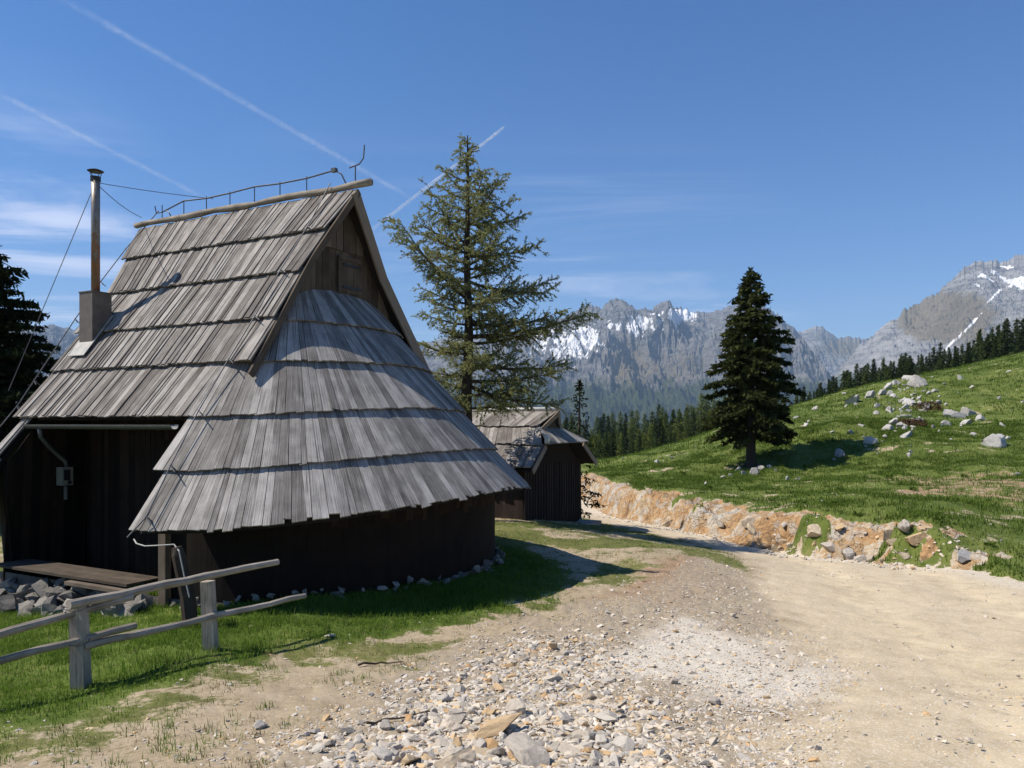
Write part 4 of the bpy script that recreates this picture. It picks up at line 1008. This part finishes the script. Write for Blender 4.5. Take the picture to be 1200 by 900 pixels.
def spruce_tree(name, loc, H, prof, label, cat='tree', mat='spruce', seed=1, gap=.28, base=.08, dens=1.0, leafs=.12, trunk_r=.2, droop=.35, group=None, lean=(0, 0)):
    """prof(h01, azimuth) -> crown radius"""
    r_ = random.Random(seed); root = empty(name, loc); tag(root, label, cat, group)
    mb = MB(); n = 14
    mb.tube([Vector((lean[0] * (i / n), lean[1] * (i / n), -.35 + (H + .3) * i / n)) for i in range(n + 1)], [trunk_r * (1.25 if i == 0 else 1) * (1 - i / n) ** .8 + .012 for i in range(n + 1)], 10, .4, .05)
    for k in range(5):
        an = k * 1.3 + r_.random(); mb.tube([(0, 0, .25), (math.cos(an) * trunk_r * 1.2, math.sin(an) * trunk_r * 1.2, .02), (math.cos(an) * trunk_r * 2.4, math.sin(an) * trunk_r * 2.4, -.2)], [trunk_r * .5, trunk_r * .35, .02], 6, .4)
    tr = TR(); h = base; az = 0
    while h < .995:
        az += 2.399 + r_.uniform(-.5, .5); R0 = prof(h, az)
        Ln = R0 * r_.uniform(.72, 1.06) * (1.0 if r_.random() > .08 else .55)
        dirx = Vector((math.cos(az), math.sin(az), 0)); side = Vector((-dirx.y, dirx.x, 0))
        p0 = Vector((lean[0] * h, lean[1] * h, H * h)); dr = droop * (1.15 - h) * Ln * r_.uniform(.7, 1.3); up = .10 * Ln + (h > .8) * .25 * Ln
        def spine(t): return p0 + dirx * (Ln * t) + Vector((0, 0, up * t - dr * t * t + .22 * dr * t ** 4))
        pts_ = [spine(t) for t in (0, .3, .6, .85, 1)]
        rb = max(.006, .018 * Ln / 1.5 * trunk_r / .2)
        mb.tube(pts_, [rb, rb * .75, rb * .5, rb * .3, .003], 4, .3, cap=False)
        tint0 = r_.gauss(.42, .16)
        nt_ = max(3, int(Ln * 13 * dens))
        for k in range(nt_):
            t = .15 + .87 * (k + r_.random()) / nt_
            if r_.random() < gap * (1 - t): continue
            q = spine(min(t, 1)); sg = 1 if k % 2 else -1
            tl = (.34 * Ln * (1 - .55 * t) * r_.uniform(.6, 1.15) + .05) * (1 if r_.random() > .15 else .4)
            d = (dirx * .75 + side * sg * r_.uniform(.5, 1.1) + Vector((0, 0, r_.uniform(-.55, .05)))).normalized()
            m_ = max(3, int(tl / leafs * 4.2 * dens))
            f = np.linspace(0.02, 1, m_)[:, None] + rng.uniform(-.1, .1, (m_, 1))
            bp = np.array(q)[None] + np.array(d)[None] * tl * f + rng.normal(0, .02 * leafs / .1, (m_, 3))
            ld = np.array(d)[None] * .7 + rng.normal(0, .55, (m_, 3)); ld[:, 2] -= .12
            ld /= np.linalg.norm(ld, axis=1, keepdims=True)
            sz = leafs * rng.uniform(.6, 1.4, (m_, 1))
            tr.add(bp - ld * sz * .3, bp + ld * sz, sz[:, 0] * .5, tint0 + .25 * (f[:, 0] - .5) + rng.normal(0, .12, m_))
        h += (.0075 + .0055 * (1 - h)) / dens * 1.0
    nt_ = 60; f = rng.uniform(.93, 1.0, nt_); bp = np.stack([lean[0] * f, lean[1] * f, H * f], 1); ld = rng.normal(0, .6, (nt_, 3)); ld[:, 2] += .7; ld /= np.linalg.norm(ld, axis=1, keepdims=True)
    tr.add(bp, bp + ld * leafs * 1.5, np.full(nt_, leafs * .45), .5)
    mb.build('trunk', M['bark'], root); tr.build('crown', M[mat], root)
    return root
def lerp_prof(tab):
    hs = [t[0] for t in tab]; ls = [t[1] for t in tab]; rs = [t[2] for t in tab]
    def f(h, az):
        c = math.cos(az); a = np.interp(h, hs, rs); b = np.interp(h, hs, ls)
        return float(a * (.5 + .5 * c) + b * (.5 - .5 * c))
    return f
# spruce on the slope, right of the road
sp = G(880, 547); sc_ = sp.y / F
Hs = (HY - 316) * sc_ - sp.z
def rowt(y, l, r): return ((-(y - HY) * sc_ - sp.z) / Hs, (878 - l) * sc_, (r - 878) * sc_)
prof0 = lerp_prof([rowt(520, 850, 905), rowt(505, 822, 930), rowt(490, 816, 936), rowt(465, 824, 934), rowt(440, 828, 932), rowt(415, 838, 922), rowt(390, 846, 916), rowt(365, 852, 905), rowt(345, 862, 895), rowt(328, 868, 887), rowt(316, 876, 879)])
spruce_tree('spruce_tree', sp, Hs, lambda h, a: prof0(h, a) * (.90 + .1 * h) * (1 + .14 * math.sin(a * 3 + h * 23) * math.sin(h * 41)), 'tall full dark spruce standing alone on the grassy slope across the road', 'tree', 'spruce', 3, .08, .135, 1.7, .15, .22, .42)
# big spruce cut by the left edge of the photo
sl = Vector((-14.15, 20.5, 0)); sl.z = tz(sl.x, sl.y)
prof = lerp_prof([(.0, 2.6, 2.6), (.1, 2.8, 2.9), (.35, 2.4, 2.5), (.5, 2.0, 2.05), (.7, 1.45, 1.5), (.88, .75, .75), (1, .05, .05)])
spruce_tree('spruce_tree', sl, 7.7, prof, 'dark spruce cut off by the left edge of the photo behind the hut roof', 'tree', 'spruce_dark', 8, .08, .06, 1.5, .14, .22, .30)
# young spruce beside the shed
sy = Vector(((679 - 600) / F * 22.6, 22.6, 0)); sy.z = tz(sy.x, sy.y)
prof = lerp_prof([(.0, .75, .95), (.12, .75, .9), (.35, .6, .62), (.6, .42, .42), (.8, .24, .24), (1, .03, .03)])
spruce_tree('young_spruce', sy, (HY - 447) / F * 22.6 - sy.z, prof, 'slim young spruce growing against the back corner of the small shed', 'tree', 'spruce_dark', 5, .3, .05, .75, .09, .055, .25)

def larch(loc, D, label):
    r_ = random.Random(21); root = empty('larch_tree', loc); tag(root, label, 'tree')
    k = D / F; H = (HY - 159) * k - loc.z
    def hz(y): return -(y - HY) * k - loc.z
    mb = MB(); n = 22
    wob = [Vector((.05 * math.sin(i * .7) * (1 - i / n), .03 * math.cos(i), 0)) for i in range(n + 1)]
    mb.tube([Vector((0, 0, -.3 + (H + .3) * i / n)) + wob[i] for i in range(n + 1)], [.17 * (1 - i / n) ** .85 + .012 + (.07 if i == 0 else 0) for i in range(n + 1)], 10, .35, .06)
    tr = TR(); br = MB()
    ys = [159, 175, 200, 225, 250, 275, 300, 325, 350, 365, 385, 410, 440, 465, 490]
    le = [3, 14, 36, 46, 78, 90, 85, 78, 74, 70, 66, 62, 62, 55, 45]
    ri = [3, 12, 28, 45, 66, 74, 80, 92, 118, 140, 112, 96, 108, 112, 80]
    def branch(y0, az, Ln, rise, curl, tuft=1.0):
        z0 = hz(y0); dirx = Vector((math.cos(az), math.sin(az), 0)); side = Vector((-dirx.y, dirx.x, 0)); p0 = Vector((0, 0, z0)); wb = r_.uniform(-.12, .12) * Ln
        def sp_(t): return p0 + dirx * Ln * t + side * wb * math.sin(t * 3) + Vector((0, 0, Ln * (rise * t + curl * t * t)))
        rb = .010 + .016 * Ln; m_ = 8
        br.tube([sp_(i / m_) + Vector((0, 0, r_.uniform(-.012, .012))) for i in range(m_ + 1)], [rb * (1 - i / m_) ** .8 + .003 for i in range(m_ + 1)], 5, r_.random() * .6, cap=False)
        nt_ = max(7, int(Ln * 25))
        for j in range(nt_):
            t = .10 + .92 * (j + r_.random()) / nt_
            q = sp_(min(t, 1)); sg = 1 if j % 2 else -1
            tl = (.13 + .08 * min(Ln, 2) + .32 * Ln * (1 - t) * .6) * r_.uniform(.5, 1.5)
            d = (dirx * r_.uniform(.2, .8) + side * sg * r_.uniform(.3, 1.0) + Vector((0, 0, r_.uniform(-.55, .65)))).normalized()
            e = q + d * tl + Vector((0, 0, -.10 * tl))
            br.tube([q, q.lerp(e, .5) + Vector((0, 0, .03 * tl)), e], [.006, .0045, .002], 3, .4, cap=False)
            subs = [(q, e)]
            for _ in range(2):
                u_ = r_.uniform(.25, .8); q2 = q.lerp(e, u_); d2 = (d + Vector((r_.uniform(-.9, .9), r_.uniform(-.9, .9), r_.uniform(-.7, .7)))).normalized(); subs.append((q2, q2 + d2 * tl * .5))
            for (a, b) in subs:
                nn_ = max(3, int((b - a).length * 58 * tuft)); f = rng.uniform(0.05, 1.05, (nn_, 1))
                c = np.array(a)[None] * (1 - f) + np.array(b)[None] * f
                for _ in range(3):
                    ld = rng.normal(0, 1, (nn_, 3)); ld[:, 2] += .25; ld /= np.linalg.norm(ld, axis=1, keepdims=True)
                    sz = rng.uniform(.024, .052, (nn_, 1))
                    tr.add(c, c + ld * sz, sz[:, 0] * .40, r_.gauss(.45, .15) + rng.normal(0, .18, nn_))
    y = 166; az = .4
    while y < 486:
        az += 2.399 + r_.uniform(-.4, .4); c = math.cos(az)
        R0 = np.interp(y, ys, ri) * max(c, 0) ** .8 + np.interp(y, ys, le) * max(-c, 0) ** .8 + .5 * (np.interp(y, ys, ri) + np.interp(y, ys, le)) * (1 - abs(c)) ** 1.2 * .9
        Ln = R0 * k * r_.uniform(.55, .98)
        f = (y - 159) / 330
        if r_.random() > .06: branch(y, az, Ln, .35 - .42 * f + r_.uniform(-.12, .12), .18 + .12 * r_.random() - .10 * f)
        y += 3.3 + 1.5 * f + r_.random() * 1.6
    for (y0, tx, ty, a_) in ((395, 692, 364, .15), (340, 453, 247, 2.9), (352, 470, 262, 3.4), (300, 628, 293, -.2), (425, 664, 425, .3), (452, 655, 474, -.15), (380, 650, 372, -.35), (290, 500, 215, 3.0), (415, 480, 395, 3.3), (262, 612, 250, .2), (330, 641, 338, .25)):
        Ln = abs(tx - 548) * k / abs(math.cos(a_)); dz = hz(ty) - hz(y0); tot = dz / Ln
        curl = .22 if tx > 548 else .35
        branch(y0, a_, Ln, tot - curl, curl, 1.15)
    mb.build('trunk', M['bark'], root); br.build('branches', M['twig'], root); tr.build('crown', M['larch'], root)
    return root
DL = 18.3
lp = Vector(((548 - 600) / F * DL, DL, 0)); lp.z = tz(lp.x, lp.y)
larch(lp, DL, 'tall thin larch with light green tufts and bare limbs behind the big hut')

# ------------------------------------------------------------------ forest
def far_tree(seed, H, R0, mat, larchy=False):
    r_ = random.Random(seed); root = empty('forest_larch' if larchy else 'forest_spruce', (0, 0, 0))
    mb = MB(); mb.tube([(0, 0, -1), (0, 0, H * .5), (0, 0, H)], [H * .016, H * .01, .01], 5, .3)
    tr = TR(); h = .06
    while h < 1:
        R_ = R0 * (1 - h) ** (.8 if larchy else 1.05) * r_.uniform(.75, 1.1) + .06
        nb = 7
        for b in range(nb):
            az = r_.uniform(0, 6.28); L_ = R_ * r_.uniform(.6, 1.1); m_ = 7
            t = rng.uniform(.2, 1, (m_, 1)); d = np.array([math.cos(az), math.sin(az), 0.0])
            q = d[None] * L_ * t + np.array([0, 0, H * h])[None] + np.stack([0 * t[:, 0], 0 * t[:, 0], -.28 * L_ * t[:, 0] ** 1.5 * (0 if larchy else 1)], 1) + rng.normal(0, .07 * R0, (m_, 3))
            ld = d[None] + rng.normal(0, .6, (m_, 3)); ld[:, 2] += (.3 if larchy else -.25); ld /= np.linalg.norm(ld, axis=1, keepdims=True)
            sz = rng.uniform(.16, .34, (m_, 1)) * R0 * (1.15 - .75 * h)
            tr.add(q - ld * sz * .4, q + ld * sz, sz[:, 0] * .55, r_.gauss(.4, .2) + .25 * (t[:, 0] - .6) + rng.normal(0, .1, m_))
        h += .042 if not larchy else .05
    tr.add(np.array([[0, 0, H * .93]]), np.array([[0, 0, H * 1.03]]), np.array([.15 * R0]), .4)
    mb.build('trunk', M['bark'], root); tr.build('crown', M[mat], root)
    return root
fs = [far_tree(300 + i, 12.0, 2.7 + .25 * (i % 3), 'farspruce') for i in range(5)]
fl_ = [far_tree(400 + i, 12.0, 2.7 + .3 * (i % 2), 'farlarch', True) for i in range(3)]
used = set()
def plant(proto, x, y, H, label, group):
    first = proto.name not in used
    used.add(proto.name)
    o = proto if first else copy_tree(proto)
    k = H / 12.0; o.location = (x, y, tz(x, y) - .1); o.scale = (k * random.uniform(.9, 1.4), k * random.uniform(.9, 1.4), k); o.rotation_euler = (0, 0, random.uniform(0, 6.28))
    tag(o, label, 'tree', group); return o
crest = [(938, 455), (960, 447), (985, 440), (1005, 427), (1030, 422), (1060, 416), (1090, 408), (1120, 400), (1150, 386), (1170, 382), (1192, 372), (1230, 366), (1280, 360)]
cx = [c[0] for c in crest]; cy = [c[1] for c in crest]
px = 934
while px < 1290:
    D = random.uniform(125, 185); x = (px - 600) / F * D; z = tz(x, D)
    ytop = np.interp(px, cx, cy) + random.choice((0, 4, 8, 12, 18)) + random.uniform(-4, 4)
    H = max(4.5, (HY - ytop) / F * D - z)
    if H > 3: plant(random.choice(fs), x, D, H, 'dark spruce in the row standing behind the crest of the green hill', 'spruces behind the hill crest')
    px += random.choice((1.2, 1.8, 2.4, 3.2, 5))
top = [(560, 500), (690, 497), (705, 490), (730, 492), (755, 487), (780, 480), (800, 474), (820, 468), (850, 470), (930, 475), (960, 475)]
tx = [c[0] for c in top]; ty = [c[1] for c in top]
for row, (d0, d1) in enumerate(((300, 400), (220, 300), (160, 220), (115, 155))):
    px = 560 if row < 3 else 640
    end = 960 if row < 2 else (850 if row == 2 else 800)
    while px < end:
        D = random.uniform(d0, d1); x = (px - 600) / F * D; z = tz(x, D)
        ytop = np.interp(px, tx, ty) - 7 + row * 9 + random.choice((-6, -2, 2, 6, 12)) + random.uniform(-4, 4)
        H = min((HY - ytop) / F * D - z, 17)
        if H > 2.5:
            lar = random.random() < (.35, .55, .6, .6)[row]
            plant(random.choice(fl_ if lar else fs), x, D, H, 'pale green young larch among the dark spruces of the wood beyond the shed' if lar else 'dark spruce in the wood below the mountains beyond the shed', 'larches in the wood' if lar else 'spruces in the wood')
        px += random.uniform(4.5, 9.5)
# left, behind the hut
# ------------------------------------------------------------------ rocks
used_r = set()
RM = {}
def rocks(name, mat, n, sub=3, flat=.65, seed=0):
    out = []
    for i in range(n):
        V, Fc = rock_shape(seed + i, flat * random.uniform(.8, 1.2), sub, 9, .03); me = mesh_np(name, V, [Fc], M[mat]); C.objects.unlink(me); out.append(me)
    RM[name] = out
def put_rock(name, x, y, s, label, group=None, sink=.25, cat='rock', sq=None, rz=None, tilt=.35):
    o = random.choice(RM[name]).copy(); C.objects.link(o)
    q = sq or (1, random.uniform(.7, 1), random.uniform(.75, 1.25))
    o.scale = (s * q[0], s * q[1], s * q[2]); o.rotation_euler = (random.uniform(-tilt, tilt), random.uniform(-tilt, tilt), random.uniform(0, 6.28) if rz is None else rz)
    o.location = (x, y, tz(x, y) + s * q[2] * (.45 - sink)); tag(o, label, cat, group); return o
rocks('boulder', 'boulder', 10, 3, .9, 500)
rocks('rubble_stone', 'rubble', 12, 3, .62, 600)
rocks('bank_rock', 'ochre', 6, 3, .75, 700)
gB = 'pale rocks sunk in the hill grass'
lB = 'pale grey limestone rock sunk in the grass of the hillside'
big = [(1000, 472, 26), (1018, 466, 20), (1033, 462, 22), (1042, 456, 15), (1079, 452, 30), (1066, 441, 18), (1082, 434, 20), (1070, 446, 26), (1068, 474, 26), (1085, 479, 16), (1060, 490, 24), (1046, 497, 22), (1040, 505, 20), (1053, 500, 18), (1072, 494, 18),
       (1122, 490, 30), (1138, 486, 26), (1148, 492, 18), (1108, 499, 16), (1130, 498, 20), (983, 533, 26), (1160, 523, 34), (1020, 520, 18), (1060, 512, 20), (1100, 474, 14), (990, 462, 14), (866, 552, 14), (872, 557, 16), (886, 556, 16), (893, 551, 15), (902, 548, 14), (858, 558, 12), (848, 560, 10), (910, 552, 11), (934, 562, 11), (1046, 441, 12), (1090, 428, 14), (955, 480, 13), (945, 500, 11), (1010, 500, 12), (1140, 510, 14), (1175, 500, 12), (1180, 515, 12)]
for (px, py, w_) in big:
    g = G(px, py); s = w_ / F * g.y * .5 * random.uniform(.7, 1.0)
    put_rock('boulder', g.x, g.y, s, lB, gB, .34)
for i in range(230):
    if random.random() < .5: px, py = random.gauss(1066, 16), random.gauss(470, 24)
    elif random.random() < .5: px, py = random.gauss(1075, 60), random.gauss(480, 28)
    else: px, py = random.uniform(720, 1250), random.uniform(420, 640)
    g = G(px, py)
    _, s_, s2_, _, f_, _ = terrain(np.array([g.x]), np.array([g.y]), True)
    if s2_[0] < .8 or g.y > 75: continue
    put_rock('boulder', g.x, g.y, min(.30, (random.random() ** 2 * 9 + 1.8) / F * g.y * .5), lB, gB, .2)
# rocks in the road bank
for i in range(30):
    px = random.choice((random.uniform(705, 1130), random.gauss(985, 22), random.gauss(1075, 30), random.gauss(905, 20)))
    j = np.interp(px, [(b[0] / b[1]) * F + 600 for b in bank[4:13]], range(4, 13)); i0 = int(min(j, 11)); f = j - i0
    b = bank[i0] * (1 - f) + bank[i0 + 1] * f; n_ = np.array([b[0] * .0 + .55, .83]); off = random.uniform(.05, .75)
    put_rock('bank_rock', b[0] + n_[0] * off, b[1] + n_[1] * off, random.uniform(.08, .24), 'ochre and grey rock sticking out of the cut bank beside the road', 'rocks in the road bank', .3, tilt=1.2)
# rubble beside the track
hero = [((470 + 60, 897), 44, 'dark grey broken boulder at the very bottom of the photo', (1, .7, 1.0)), ((580, 862), 62, 'long smooth pale slab lying at the bottom of the rubble', (1.15, .45, .5)), ((612, 893), 66, 'big pale grey block with ochre stain at the bottom edge of the rubble', (1, .8, .75)),
        ((645, 800), 30, 'rusty orange stone lying among the white gravel', (1, .8, .7)), ((665, 882), 50, 'wide cream coloured rock at the bottom edge between grey blocks', (1, .7, .6)), ((563, 888), 46, 'cracked cream boulder between the dark boulder and the pale slab', (1, .8, .7)),
        ((307, 853), 22, 'lone pale stone lying on bare earth left of the rubble', (1, .8, .8)), ((388, 747), 13, 'small white stone in the shaded grass in front of the hut', (1, .9, .8)), ((604, 838), 42, 'pale block standing just above the long slab', (1, .7, .9))]
for ((px, py), w_, lab, sq) in hero:
    g = G(px, py); put_rock('rubble_stone', g.x, g.y, w_ / F * g.y * .56, lab, None, .15, 'rock', sq, 0.5 if 'slab' in lab else None, .25)
lR = 'broken pale limestone piece lying in the rubble spread beside the road'; gR = 'limestone rubble beside the road'
gx = gravel_pg
cnt = 0; pile = GP([(430, 895), (455, 845), (520, 800), (610, 755), (690, 745), (720, 800), (740, 895)])
while cnt < 285:
    px, py = random.uniform(330, 880), random.uniform(715, 898)
    g = G(px, py); ins = poly_sd(np.array([g.x]), np.array([g.y]), gx)[0]; inp = poly_sd(np.array([g.x]), np.array([g.y]), pile)[0]
    if ins < -.05 or (inp < -.1 and random.random() < .75): continue
    nearf = np.clip((py - 720) / 180, 0, 1)
    s = (.024 + .050 * random.random() ** 2.6 + .030 * nearf * random.random()) * (1.0 if inp > 0 else .7)
    put_rock('rubble_stone', g.x, g.y, s, lR, gR, .12); cnt += 1
def chips(name, n, fn, smin, smax, pw, shapes, mat, label=None, seed=1):
    r_ = random.Random(seed); X, Y, S_ = [], [], []
    while len(X) < n:
        m_ = 4000; px = rng.uniform(fn[0], fn[1], m_); D = np.exp(rng.uniform(math.log(fn[2]), math.log(fn[3]), m_)); x = (px - 600) / F * D
        k = fn[4](x, D); ok = rng.random(m_) < k; X += list(x[ok]); Y += list(D[ok])
    X = np.array(X[:n]); Y = np.array(Y[:n]); Z = terrain(X, Y); S_ = smin + (smax - smin) * rng.random(n) ** pw
    VV = []; FF = []; T = []; o = 0
    for i in range(n):
        V, Fc = shapes[i % len(shapes)]; V = (V * (S_[i] * np.array([r_.uniform(.75, 1.6), r_.uniform(.6, 1.1), r_.uniform(.5, 1.05)]))) @ rotm(r_).T; V += (X[i], Y[i], Z[i] + S_[i] * .02); VV.append(V); FF.append(Fc + o); o += len(V); T.append(np.full(len(V), r_.random()))
    ob = mesh_np(name, np.concatenate(VV), [np.concatenate(FF)], M[mat], {'tint': np.concatenate(T)})
    return tag(ob, kind='stuff')
def g_all(x, y): return sst(poly_sd(x, y, gx) + (fbm(x * 2, y * 2, 3, 91) - .5) * .9, -.3, .3)
def g_in(x, y): return g_all(x, y) * (.10 + .90 * sst(poly_sd(x, y, pile) + (fbm(x * 1.5, y * 1.5, 3, 93) - .5) * .8, -.35, .35))
chips('rubble_gravel', 11000, (300, 1000, 3.0, 13.5, g_in), .009, .046, 2.8, RSL, 'rubble_attr', seed=4)
chips('crushed_gravel', 26000, (300, 1020, 3.0, 14.5, lambda x, y: g_all(x, y) * (.5 + .5 * sst(-poly_sd(x, y, pile), -.3, .5))), .005, .016, 1.6, RSL, 'rubble_attr', seed=5)
def g_sparse(x, y):
    dl = pl_sd(x, y, road_left); s = pl_sd(x, y, bank)
    return np.where(s < -.1, .12 + .5 * sst(fbm(x * .7, y * .7, 3, 97), .5, .7) + .6 * sst(s, -1.6, -.3), 0) * np.where(dl > .3, .55, 1) * np.where(poly_sd(x, y, lush_pg) > .4, .12, 1)
chips('loose_gravel', 4200, (-60, 1260, 3.0, 22, g_sparse), .005, .026, 2.6, RSL, 'rubble_attr', seed=6)
# bank scree
def g_bank(x, y):
    s = pl_sd(x, y, bank); return np.where((s > -.7) & (s < .8), .9, 0)
chips('bank_scree', 900, (700, 1150, 14.5, 31, g_bank), .010, .06, 2.6, RSL, 'rubble_attr', seed=8)

# ------------------------------------------------------------------ grass
def blades(name, n, px0, px1, d0, d1, dens, hmin, hmax, wid, mat, bend=.5, hl=False, clump=0):
    X, Y = [], []; tot = 0
    while tot < n:
        m_ = 60000 if not clump else 6000; px = rng.uniform(px0, px1, m_); D = np.sqrt(rng.uniform(d0 ** 2, d1 ** 2, m_)); x = (px - 600) / F * D
        ok = rng.random(m_) < dens(x, D); X.append(x[ok]); Y.append(D[ok]); tot += ok.sum()
    X = np.concatenate(X)[:n]; Y = np.concatenate(Y)[:n]
    if clump:
        m_ = rng.integers(clump // 3, clump, n); X = np.repeat(X, m_); Y = np.repeat(Y, m_); rad = np.repeat(rng.uniform(.015, .06, n), m_) * (1 + Y * .06); n = len(X)
        X = X + rng.normal(0, 1, n) * rad; Y = Y + rng.normal(0, 1, n) * rad
    Z = terrain(X, Y) - .008
    az = rng.uniform(0, 6.28, n); patch = fbm(X * 1.1, Y * 1.1, 4, 141)
    h = (hmin + (hmax - hmin) * rng.random(n) ** 1.6) * (.5 + 1.0 * patch) * (.35 + .65 * sst(poly_sd(X, Y, lush_pg), -.4, .5) if hl else 1); w_ = wid * rng.uniform(.6, 1.3, n)
    dx, dy = np.cos(az), np.sin(az); sx, sy = -dy, dx; bd = h * bend * rng.uniform(.2, 1.3, n)
    B = np.stack([X, Y, Z], 1); S_ = np.stack([sx, sy, 0 * sx], 1) * w_[:, None] * .5
    Mi = B + np.stack([dx * bd * .3, dy * bd * .3, h * .6], 1); Ti = B + np.stack([dx * bd, dy * bd, h * (1 - .15 * rng.random(n))], 1)
    V = np.stack([B - S_, B + S_, Mi + S_ * .7, Mi - S_ * .7, Ti], 1).reshape(-1, 3)
    i = np.arange(n) * 5
    q = np.stack([i, i + 1, i + 2, i + 3], 1); t = np.stack([i + 3, i + 2, i + 4], 1)
    tint = np.clip(.15 + .7 * fbm(X * 2.2, Y * 2.2, 3, 151) + rng.normal(0, .16, n), 0, 1)
    o = mesh_np(name, V, [q, t], M[mat], {'tint': np.repeat(tint, 5)}); return tag(o, kind='stuff')
def gdens(x, y):
    z, s, s2, k, f, dh = terrain(x, y, True); m = masks(x, y, s, s2, f)
    return np.where(s < 0, np.clip(m['grass'] - .12, 0, 1) ** 1.0 * (.55 + .45 * m['lush']), 0) * (.35 + .65 * sst(fbm(x * 2.5, y * 2.5, 3, 161), .35, .6))
blades('meadow_grass', 130000, -330, 760, 3.6, 11, gdens, .03, .105, .0055, 'grass', .55, True)
blades('meadow_grass', 80000, 200, 900, 9, 25, gdens, .03, .10, .009, 'grass', .55, True)
blades('dry_grass', 26000, 0, 860, 3.6, 20, lambda x, y: gdens(x, y) * .4 + .25 * (pl_sd(x, y, road_left) < -.3) * (poly_sd(x, y, gx) < 0), .015, .055, .005, 'drygrass', .9, True)
def tdens(x, y):
    z, s, s2, k, f, dh = terrain(x, y, True)
    return (s < -.8) * (pl_sd(x, y, road_left) < -.25) * (poly_sd(x, y, gx) < -.05) * (.12 + .88 * sst(fbm(x * 1.1, y * 1.1, 4, 181), .45, .62))
blades('grass_tufts', 1500, -60, 860, 3.5, 22, tdens, .02, .075, .005, 'grass', .8, False, 34)
blades('dry_tufts', 1100, -60, 880, 3.5, 20, tdens, .02, .06, .005, 'drygrass', .9, False, 26)
def hdens(x, y):
    z, s, s2, k, f, dh = terrain(x, y, True); m = masks(x, y, s, s2, f)
    return m['hill'] * m['grass'] ** 1.5 * (.15 + .85 * sst(fbm(x * 1.3, y * 1.3, 4, 171), .36, .62))
blades('pasture_grass', 135000, 690, 1270, 12.5, 40, hdens, .05, .16, .016, 'hillgrass', .7)
blades('pasture_grass', 60000, 690, 1270, 34, 72, hdens, .07, .20, .035, 'hillgrass', .7)

# brown bushes among the rocks, broad-leaved weeds, dry sticks
def bush(px, py, w_, mat, label, n=900, tall=.6, leaf=.10):
    g = G(px, py); s = w_ / F * g.y * .5; root = empty('low_bush', g); tag(root, label, 'bush')
    d = rng.normal(0, 1, (n, 3)); d /= np.linalg.norm(d, axis=1, keepdims=True); d[:, 2] = np.abs(d[:, 2]) * tall
    rr_ = rng.uniform(.45, 1, (n, 1)) ** .6 * (.8 + .4 * fbm(d[:, :1] * 3, d[:, 1:2] * 3, 3, 5)); p = d * s * rr_
    ld = rng.normal(0, 1, (n, 3)) + d; ld /= np.linalg.norm(ld, axis=1, keepdims=True)
    tr = TR(); tr.add(p, p + ld * leaf * s * 1.3, np.full(n, leaf * s * .5), .45 + .3 * (d[:, 2] - .2) + rng.normal(0, .15, n)); tr.build('foliage', M[mat], root)
    mb = MB()
    for i in range(9):
        a = random.uniform(0, 6.28); mb.tube([(0, 0, -.05), (math.cos(a) * s * .4, math.sin(a) * s * .4, s * tall * .5), (math.cos(a) * s * .75, math.sin(a) * s * .75, s * tall * .8)], [.03, .02, .006], 4)
    mb.build('stems', M['bark'], root)
bush(1088, 481, 34, 'brownbush', 'round brown bush between pale rocks high on the hillside')
bush(1068, 499, 36, 'brownbush', 'lower flat brown bush below the rock outcrop on the hillside', tall=.45)
for i, (px, py, w_) in enumerate([(905, 588, 14), (940, 590, 16), (978, 592, 18), (1005, 605, 14), (868, 575, 11), (830, 572, 12), (1040, 560, 14), (945, 548, 12), (1100, 610, 15), (1160, 640, 16), (800, 556, 10), (1010, 545, 12), (1130, 560, 12), (760, 562, 10), (985, 575, 13), (1070, 575, 13)]):
    g = G(px, py); s = w_ / F * g.y * .5; n = 46
    a = rng.uniform(0, 6.28, n); el_ = rng.uniform(.15, 1.1, n); d = np.stack([np.cos(a) * np.cos(el_), np.sin(a) * np.cos(el_), np.sin(el_)], 1); r_ = rng.uniform(.1, .6, (n, 1))
    tr = TR(); tr.add(d * s * r_, d * s * (r_ + .5), np.full(n, s * .30), .65 + rng.normal(0, .2, n)); o = tr.build('broadleaf_weed', M['hillgrass']); o.location = g
    tag(o, 'leafy green weed clump growing in the hillside turf', 'weed', 'broad-leaved weeds on the hillside')
def stick(p0, p1, r, label):
    a = G(*p0); b = G(*p1); n = 8; mb = MB()
    mb.tube([a.lerp(b, i / n) - a + Vector((0, random.uniform(-.02, .02), .015 + random.uniform(0, .02))) for i in range(n + 1)], [r * (1 - .6 * i / n) for i in range(n + 1)], 6, .4, .1)
    o = mb.build('dry_stick', M['log']); o.location = a; tag(o, label, 'stick')
stick((420, 782), (472, 779), .012, 'crooked dark stick lying on thin grass above the rubble')
stick((430, 853), (505, 838), .009, 'thin bent stick lying across the rubble stones')
